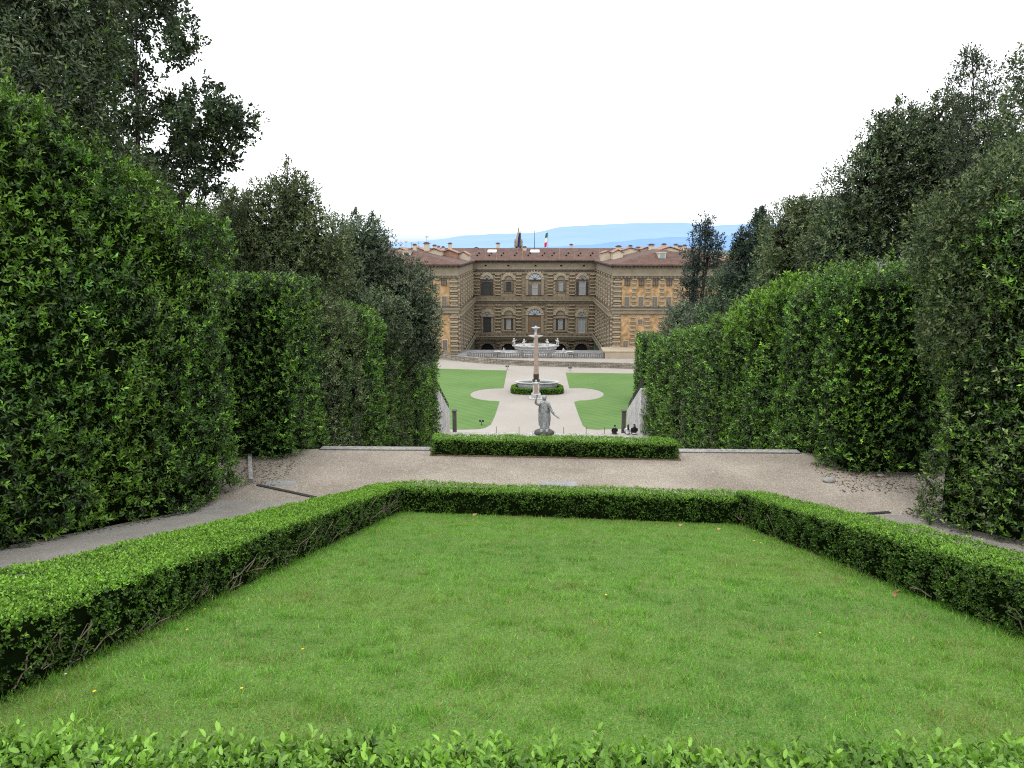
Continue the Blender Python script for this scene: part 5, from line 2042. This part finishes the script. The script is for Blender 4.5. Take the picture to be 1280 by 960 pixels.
# leaf litter and pebbles
def litter():
    V, C = [], []
    LV = Leaves()
    n = 2600
    s = RNG.integers(0, 4, n)
    y = np.where(s < 2, RNG.uniform(6, 20, n), RNG.uniform(21.5, 24.6, n))
    x = np.where(s % 2 == 0, -9.3 - .125 * (21.8 - y) + np.abs(RNG.normal(0, .16, n)), 11.05 + .09 * (19.8 - y) - np.abs(RNG.normal(0, .16, n)))
    x = np.where(s >= 2, np.where(s % 2 == 0, RNG.uniform(-11.5, -8.2, n), RNG.uniform(9.8, 12.5, n)), x)
    P = np.stack([x, y, ground(x, y) + .012], 1)
    ang = RNG.uniform(0, 6.283, n)
    D = unit(np.stack([np.cos(ang), np.sin(ang), RNG.uniform(-.1, .4, n)], 1))
    LV.put(P, D, unit(np.array([0, 0, 1.0]) + RNG.normal(0, .35, (n, 3))), RNG.uniform(.05, .11, n), RNG.uniform(.025, .05, n), palette(n, [(.13, .085, .045), (.20, .14, .075), (.08, .055, .035), (.05, .07, .02)], [3, 2, 3, 1]))
    o = LV.build('leaf_litter', M_grass)
    tag(o, 'dry leaf litter along the feet of the tall hedges', 'leaf litter', kind='stuff')
    n = 15000
    x, y = RNG.uniform(-11, 13, n), RNG.uniform(19.6, 25.8, n)
    r = RNG.uniform(.008, .022, n)
    P = np.stack([x, y, ground(x, y) + r * .3], 1)
    T = np.array([(1, 0, 0), (-.5, .87, 0), (-.5, -.87, 0), (0, 0, .8)])
    a = RNG.uniform(0, 6.283, n)
    ca, sa = np.cos(a), np.sin(a)
    Vx = P[:, None, :] + np.stack([(T[None, :, 0] * ca[:, None] - T[None, :, 1] * sa[:, None]) * r[:, None], (T[None, :, 0] * sa[:, None] + T[None, :, 1] * ca[:, None]) * r[:, None], np.broadcast_to(T[None, :, 2], (n, 4)) * r[:, None]], 2)
    idx = (np.arange(n)[:, None] * 4 + np.array([0, 1, 3, 1, 2, 3, 2, 0, 3])[None]).ravel()
    col = np.repeat(palette(n, [(.42, .38, .32), (.30, .26, .21), (.50, .48, .45), (.22, .19, .16)], [3, 3, 1, 2]), 4, axis=0)
    o = raw_mesh('pebbles', Vx.reshape(-1, 3), idx, 3, leaf_mat('pebble', .9, 0, .2), col)
    tag(o, 'loose pebbles scattered over the gravel', 'pebbles', kind='stuff')


litter()

# ================================================================== TALL HEDGES
topL = lambda y: float(np.interp(y, [4, 11, 17, 21.8], [31.5, 29.6, 27.75, 25.85]))
hedge('laurel_hedge', 'huge dark laurel hedge with bright leaf tips along the left path, nearest', -9.2, -1, 4.5, 21.8, 4.0, topL, 11, leafL=.118, leafW=.050, dens=500, tipamt=.75, bulge=.40, skew=-.125, r=.5, topshoots=9, crownbump=.9)
topBL = lambda y: 24.35 - .05 * (y - 24)
hedge('laurel_hedge', 'square clipped hedge block standing at the left edge of the gravel', -8.35, -1, 24.4, 28.2, 3.6, topBL, 12, leafL=.11, dens=450, tipamt=.5, bulge=.16, r=.45, crownbump=.15)
row = lambda y: float(np.interp(y, [26, 31, 37, 43, 52, 60], [24.3, 23.2, 22.1, 20.5, 18.6, 17.0]))
rowL = lambda y: float(np.interp(y, [26, 31, 37, 43, 51, 60], [23.9, 22.9, 21.6, 20.0, 18.0, 15.9]))
hedge('laurel_hedge', 'dull green clipped hedge just past the square block on the left', -8.3, -1, 28.4, 34.5, 3.2, rowL, 13, leafL=.15, dens=240, tipamt=.2, tone=OLIVE, patch=LAUREL, topshoots=3, crownbump=1.0, r=.6)
hedge('laurel_hedge', 'bright green upright hedge section, middle of the left row', -8.2, -1, 34.8, 40.0, 3.2, lambda y: rowL(y) + .3, 14, leafL=.17, leafW=.075, dens=180, tipamt=.75)
hedge('laurel_hedge', 'darker hedge section, second from the far end of the left row', -8.35, -1, 40.2, 49.0, 3.2, rowL, 15, leafL=.19, leafW=.08, dens=140, tipamt=.35, patch=OLIVE, topshoots=3, crownbump=1.0, r=.6)
hedge('laurel_hedge', 'farthest hedge section of the left row, beside the stair wall', -8.1, -1, 49.2, 60.5, 3.2, rowL, 16, leafL=.22, leafW=.09, dens=110, tipamt=.5, topshoots=3, crownbump=1.0, r=.6)
topR = lambda y: float(np.interp(y, [4, 12, 16, 19.8], [30.6, 28.2, 27.2, 25.7]))
hedge('laurel_hedge', 'huge mottled hedge along the right path, nearest on that side', 10.95, 1, 4.0, 19.8, 4.2, topR, 21, leafL=.11, leafW=.048, dens=480, tipamt=.38, tone=(LAUREL[0] + OLIVE[0], [3, 4, 3, 1.5, 1, 2, 1.5, .6]), bulge=.38, patch=OLIVE, r=.9, skew=.09, topshoots=5)
topRB = lambda y: float(np.interp(y, [23, 26, 30], [24.6, 24.7, 23.6]))
hedge('laurel_hedge', 'big dark domed hedge at the right edge of the gravel', 10.15, 1, 23.2, 30.0, 4.4, topRB, 22, leafL=.11, dens=440, tipamt=.35, bulge=.26, r=1.3, topshoots=3)
hedge('laurel_hedge', 'hedge section with tall lime shoots on top, right row', 10.2, 1, 30.1, 37.5, 3.6, lambda y: row(y) + .1, 23, leafL=.15, leafW=.065, dens=240, tipamt=.55, topshoots=3, crownbump=1.0, r=.6)
hedge('laurel_hedge', 'grey green hedge section in the middle of the right row', 10.15, 1, 37.7, 47.5, 3.4, row, 24, leafL=.18, leafW=.08, dens=160, tipamt=.3, patch=OLIVE, topshoots=3, crownbump=1.0, r=.6)
hedge('laurel_hedge', 'farthest hedge section of the right row, beside the seated people', 10.0, 1, 47.7, 61.0, 3.4, row, 25, leafL=.22, leafW=.09, dens=110, tipamt=.5, topshoots=3, crownbump=1.0, r=.6)
# clipped hedge near the palace
p = at_y(803.5, 440, 112)
hedge('clipped_hedge', 'flat topped clipped hedge in front of the right palace wing', float(p[0]), 1, 112, 119, 9.0, lambda y: float(at_y(810, 425, 112)[2]), 28, leafL=.3, leafW=.15, dens=60, tipamt=.2, bulge=.1, r=.3)

# lime shoots standing on the right hedge
LV = Leaves()
rs = empty('sapling', (11.5, 33.0, row(33)), 'lime green leafy shoots sprouting above the right hedge', 'sapling')
for px, py0, py1, Y in ((925, 415, 385, 34), (940, 400, 368, 33.5), (955, 395, 372, 32.5), (968, 385, 356, 31.5), (984, 375, 346, 31), (996, 372, 348, 30.5), (975, 392, 372, 32), (912, 425, 402, 36)):
    a, b = at_y(px, py0 + 8, Y), at_y(px, py1, Y)
    m_ = 90
    t = RNG.uniform(0, 1, m_)
    P = a + (b - a) * t[:, None] + RNG.normal(0, .26, (m_, 3)) * (1.15 - t)[:, None]
    shoots(LV, P, unit(np.array([0, 0, 1.]) + RNG.normal(0, .4, (m_, 3))), 5, .2, .16, .075, palette(m_, *LAUREL) * 1.6, LIME * .95, np.full(m_, .8), .9)
LV.build('foliage', M_leaf, rs)

# ================================================================== TREES
tree('holm_oak', 'dark dense holm oak over the nearest left hedge, filling the top left corner', [(20, 60, 18, 80, 70), (85, 60, 19, 52, 60), (0, 140, 16.5, 60, 60), (70, 130, 18, 50, 50), (130, 215, 21, 50, 36), (170, 240, 22, 40, 30), (30, -40, 19, 110, 70), (95, 185, 18.5, 40, 36)],
     (-13.5, 19.0), 31, tone=ILEX, leafL=.13, leafW=.05, dens=170, gap=.36, tipamt=.08, trunk_r=.35)
def in_poly(x, y, pg):
    c = False
    for k in range(len(pg)):
        (xa, ya), (xb_, yb_) = pg[k], pg[k - 1]
        if (ya > y) != (yb_ > y) and x < (xb_ - xa) * (y - ya) / (yb_ - ya) + xa:
            c = not c
    return c


def fill_blobs(pg, n, r0, r1, Y0, Y1, seed):
    rr = random.Random(seed)
    out = []
    while len(out) < n:
        x, y = rr.uniform(min(p[0] for p in pg), max(p[0] for p in pg)), rr.uniform(min(p[1] for p in pg), max(p[1] for p in pg))
        r = rr.uniform(r0, r1)
        if in_poly(x, y, pg) and all((x - a) ** 2 + (y - b) ** 2 > (.62 * (r + c)) ** 2 or abs(Y - e) > 1.2 for a, b, Y, c, _ in out for e in [rr.uniform(Y0, Y1)]):
            out.append((x, y, rr.uniform(Y0, Y1), r, r * rr.uniform(.65, .9)))
    return out


OAKB = fill_blobs([(140, -50), (232, -50), (228, 30), (238, 60), (222, 95), (262, 118), (285, 140), (308, 158), (285, 190), (262, 235), (235, 262), (170, 265), (120, 160)], 44, 15, 27, 24.5, 28, 5) + [(300, 160, 26, 11, 8), (288, 146, 26, 12, 9), (236, 52, 26, 11, 9), (225, 18, 26, 14, 10)]
tree('oak_tree', 'tall open oak on the left with sky showing between its leafy branches',
     OAKB,
     (-15.5, 26), 32, tone=OAK, leafL=.155, leafW=.095, dens=130, gap=.485, rough=.6, tipamt=.05, trunk_r=.13, shell=.3, inner=False, up=.25)
tree('evergreen_oak', 'olive green tree with upright pale sprigs behind the square left hedge',
     [(350, 280, 31, 45, 48), (310, 300, 31, 42, 45), (395, 305, 31, 40, 42), (340, 330, 30.5, 60, 40), (290, 265, 32, 20, 25), (365, 250, 31, 26, 32), (415, 335, 31, 30, 36), (268, 300, 32, 40, 42), (225, 290, 32, 40, 40)],
     (-13.2, 31), 33, tone=OLIVE, leafL=.15, leafW=.06, dens=110, gap=.40, rough=.35, tipamt=.3, tipcol=np.array((.14, .19, .07)),
     sprigs=[(357, 235, 198, 31, 7), (338, 250, 222, 31, 7), (383, 255, 222, 31, 8), (325, 262, 240, 31, 7), (372, 245, 215, 31, 7), (400, 270, 248, 31, 8), (290, 262, 235, 31, 6), (415, 285, 268, 31, 6), (310, 262, 242, 31, 7)])
tree('evergreen_oak', 'grey green rounded tree at the far end of the left hedge row',
     [(460, 335, 46, 40, 45), (500, 370, 46, 42, 48), (440, 370, 45, 38, 50), (525, 400, 46, 24, 38), (455, 300, 46, 24, 28), (490, 420, 46, 45, 40), (430, 320, 45, 22, 30), (535, 435, 47, 14, 22)],
     (-11.5, 47), 34, tone=([(.040, .060, .036), (.064, .090, .052), (.100, .130, .080)], [3, 4, 2]), leafL=.19, leafW=.085, dens=75, gap=.38, rough=.3, tipamt=.12, tipcol=np.array((.10, .13, .07)),
     sprigs=[(446, 285, 262, 46, 5), (470, 290, 268, 46, 5), (430, 300, 278, 46, 5), (460, 280, 270, 46, 5), (484, 310, 290, 46, 6)])
tree('evergreen_oak', 'darker tree filling the row between the olive and grey green trees', [(415, 365, 38, 28, 40), (435, 390, 39, 30, 45), (400, 350, 37, 25, 30), (470, 410, 42, 40, 45)],
     (-11.5, 38), 35, tone=ILEX, leafL=.17, leafW=.075, dens=80, gap=.38, tipamt=.1)
# right side
tree('holm_oak', 'tall dark holm oak rising behind the domed right hedge', [(1085, 245, 36, 50, 45), (1120, 200, 36, 45, 45), (1065, 295, 36, 45, 40), (1135, 165, 36, 24, 28), (1130, 275, 36, 60, 55), (1100, 175, 36, 20, 22), (1040, 320, 36, 35, 32)],
     (16.8, 36), 41, tone=ILEX, leafL=.17, leafW=.07, dens=90, gap=.44, rough=.5, tipamt=.1,
     sprigs=[(1122, 150, 124, 36, 6), (1138, 150, 132, 36, 6), (1100, 165, 142, 36, 6), (1085, 210, 180, 36, 6), (1075, 225, 205, 36, 6)])
tree('holm_oak', 'dark holm oak with a pointed top, right of the tallest dark crown', [(1180, 165, 34, 26, 40), (1185, 220, 34, 42, 45), (1200, 270, 34, 55, 50), (1165, 190, 34, 20, 25), (1220, 240, 33, 45, 45)],
     (18.5, 34), 42, tone=ILEX, leafL=.17, leafW=.07, dens=90, gap=.44, rough=.5, tipamt=.1, sprigs=[(1178, 135, 112, 34, 6), (1190, 145, 122, 34, 6), (1168, 160, 135, 34, 5)])
tree('thin_tree', 'slender thin leaved tree with airy branches against the sky at the right', [(1215, 110, 31, 26, 26), (1235, 140, 31, 32, 26), (1210, 165, 31, 32, 28), (1215, 78, 31, 13, 16), (1250, 175, 31, 26, 24), (1225, 200, 31, 36, 24)],
     (19.0, 31), 43, tone=([(.034, .050, .030), (.056, .078, .044), (.085, .110, .065)], [2, 3, 2]), leafL=.13, leafW=.055, dens=105, k=4, gap=.49, rough=.5, tipamt=.1, inner=False, shell=.2, trunk_r=.075,
     sprigs=[(1207, 75, 58, 31, 4), (1220, 75, 62, 31, 4)])
tree('holm_oak', 'dark tree cut off by the right edge above the mottled hedge', [(1300, 150, 23, 40, 50), (1285, 210, 23, 45, 40), (1310, 90, 23, 30, 30)], (17.5, 23), 44, tone=ILEX, leafL=.13, leafW=.055, dens=150, gap=.44, rough=.5, inner=False, trunk_r=.2)
tree('bushy_tree', 'rounded mottled bushy crown rising out of the nearest right hedge', [(1215, 300, 19.5, 65, 60), (1275, 265, 19, 60, 65), (1188, 318, 20.5, 36, 45), (1240, 400, 19, 70, 90), (1300, 350, 18, 50, 90)],
     (13.6, 19.2), 45, tone=([(.032, .056, .022), (.056, .090, .032), (.090, .130, .048), (.14, .17, .07)], [3, 4, 3, 1]), leafL=.11, leafW=.05, dens=210, gap=.38, rough=.22, tipamt=.2, tipcol=np.array((.14, .18, .05)))
tree('evergreen_oak', 'olive grey tree between the tall dark oak and the conifer on the right', [(1015, 285, 48, 36, 32), (1050, 272, 48, 30, 26), (985, 300, 48, 32, 38), (1035, 320, 47, 45, 40), (990, 345, 48, 40, 35), (1000, 262, 48, 14, 14)],
     (19.0, 48), 46, tone=OLIVE, leafL=.19, leafW=.085, dens=70, gap=.40, rough=.4, tipamt=.15, tipcol=np.array((.12, .15, .07)), sprigs=[(985, 265, 248, 48, 5), (1005, 262, 246, 48, 5), (1025, 262, 250, 48, 5), (1060, 262, 248, 48, 5)])
tree('conifer_tree', 'dark pointed conifer rising on the right between olive tree and slender conifer', [(951, 275, 62, 8, 14), (950, 295, 62, 16, 16), (946, 318, 62, 26, 20), (926, 304, 62, 8, 16), (928, 322, 62, 14, 16), (965, 330, 62, 26, 24), (940, 345, 62, 36, 26)],
     (20.5, 62), 47, tone=([(.020, .036, .024), (.032, .054, .036), (.050, .076, .050)], [3, 3, 2]), leafL=.22, leafW=.09, dens=70, gap=.36, rough=.35, tipamt=.05, sprigs=[(951, 272, 260, 62, 2.5), (926, 296, 286, 62, 2.5)])
tree('slender_conifer', 'slender dark conifer with sky gaps in front of the right palace wing', [(882, 282, 112, 10, 12), (875, 298, 112, 14, 13), (889, 303, 112, 14, 13), (866, 320, 112, 13, 14), (884, 322, 112, 17, 13), (896, 328, 112, 10, 10), (868, 345, 112, 15, 17), (862, 370, 112, 11, 18), (878, 365, 112, 14, 14), (860, 390, 112, 10, 14)],
     (25.5, 112), 48, tone=([(.016, .030, .022), (.026, .044, .034), (.040, .062, .048)], [3, 3, 2]), leafL=.42, leafW=.20, dens=16, gap=.50, rough=.45, tipamt=.03, inner=False, shell=.2, trunk_r=.42)
tree('evergreen_oak', 'dark leafy tree in front of the slender conifer, above the right row', [(916, 360, 66, 28, 24), (940, 370, 64, 40, 36), (888, 396, 66, 20, 18), (915, 395, 62, 32, 34), (965, 365, 60, 36, 36)],
     (18.5, 65), 49, tone=([(.032, .060, .030), (.050, .088, .042), (.085, .130, .066), (.13, .17, .10)], [3, 4, 3, 1]), leafL=.24, leafW=.11, dens=60, gap=.38, rough=.32, tipamt=.1, tipcol=np.array((.1, .14, .07)))
tree('olive_bush', 'pale grey green bush low before the palace at the far right row', [(855, 405, 70, 24, 24), (872, 425, 66, 30, 26), (845, 430, 70, 18, 22), (838, 450, 68, 20, 18)], (16.0, 68), 50, cat='bush',
     tone=([(.055, .080, .055), (.085, .110, .078), (.12, .15, .10)], [3, 3, 2]), leafL=.24, leafW=.11, dens=60, gap=.36, rough=.3, tipamt=.15, tipcol=np.array((.13, .19, .07)), trunk_r=.15)

# ================================================================== WORLD AND SUN
w = bpy.data.worlds.new('World')
scene.world = w
w.use_nodes = True
nt = w.node_tree
for n_ in list(nt.nodes):
    nt.nodes.remove(n_)
L = nt.links.new
out = nt.nodes.new('ShaderNodeOutputWorld')
SUN_EL, SUN_AZ = math.radians(62), math.radians(200)
sky = nt.nodes.new('ShaderNodeTexSky')
sky.sky_type = 'NISHITA'
sky.sun_disc = False
sky.sun_elevation = SUN_EL
sky.sun_rotation = SUN_AZ
bg1 = nt.nodes.new('ShaderNodeBackground')
bg1.inputs[1].default_value = 0.15
tint = nt.nodes.new('ShaderNodeMix')
tint.data_type = 'RGBA'
tint.blend_type = 'MULTIPLY'
tint.inputs[0].default_value = 1.0
tint.inputs[7].default_value = (0.72, 1.0, 1.42, 1)
L(sky.outputs[0], tint.inputs[6])
L(tint.outputs[2], bg1.inputs[0])
bg2 = nt.nodes.new('ShaderNodeBackground')   # the bright cloud deck
bg2.inputs[1].default_value = 2.1
tc = nt.nodes.new('ShaderNodeTexCoord')
sep = nt.nodes.new('ShaderNodeSeparateXYZ')
L(tc.outputs['Generated'], sep.inputs[0])
nz = N(nt, 'ShaderNodeTexNoise', Scale=3.0, Detail=6.0)
L(tc.outputs['Generated'], nz.inputs['Vector'])
mr = nt.nodes.new('ShaderNodeMapRange')
mr.inputs[1].default_value = 0.3
mr.inputs[2].default_value = 0.7
mr.inputs[3].default_value = 0.90
mr.inputs[4].default_value = 1.06
L(nz.outputs[0], mr.inputs[0])
cc = nt.nodes.new('ShaderNodeMix')
cc.data_type = 'RGBA'
cc.blend_type = 'MULTIPLY'
cc.inputs[0].default_value = 1.0
cc.inputs[6].default_value = (0.985, 1.0, 1.02, 1)
L(mr.outputs[0], cc.inputs[7])
L(cc.outputs[2], bg2.inputs[0])
fac = nt.nodes.new('ShaderNodeMapRange')
fac.interpolation_type = 'SMOOTHSTEP'
fac.inputs[1].default_value = -0.005
fac.inputs[2].default_value = 0.055
fac.inputs[3].default_value = 0.22
fac.inputs[4].default_value = 0.97
L(sep.outputs[2], fac.inputs[0])
ms = nt.nodes.new('ShaderNodeMixShader')
L(fac.outputs[0], ms.inputs[0])
L(bg1.outputs[0], ms.inputs[1])
L(bg2.outputs[0], ms.inputs[2])
L(ms.outputs[0], out.inputs[0])

sl = bpy.data.lights.new('sun', 'SUN')
sl.energy = 1.5
sl.angle = math.radians(14)
sl.color = (1.0, .965, .91)
so = bpy.data.objects.new('sun', sl)
COL.objects.link(so)
so.location = (-30, -40, 80)
dvec = Vector((math.sin(SUN_AZ) * math.cos(SUN_EL), math.cos(SUN_AZ) * math.cos(SUN_EL), math.sin(SUN_EL)))
so.rotation_euler = dvec.to_track_quat('Z', 'Y').to_euler()

scene.view_settings.view_transform = 'Standard'
scene.view_settings.look = 'None'
scene.view_settings.exposure = 0
scene.cycles.max_bounces = 5
scene.cycles.diffuse_bounces = 3
scene.cycles.glossy_bounces = 2
scene.cycles.transmission_bounces = 3
scene.cycles.caustics_reflective = False
scene.cycles.caustics_refractive = False
scene.cycles.use_denoising = False
scene.cycles.filter_width = 1.15
scene.cycles.sample_clamp_indirect = 4.0
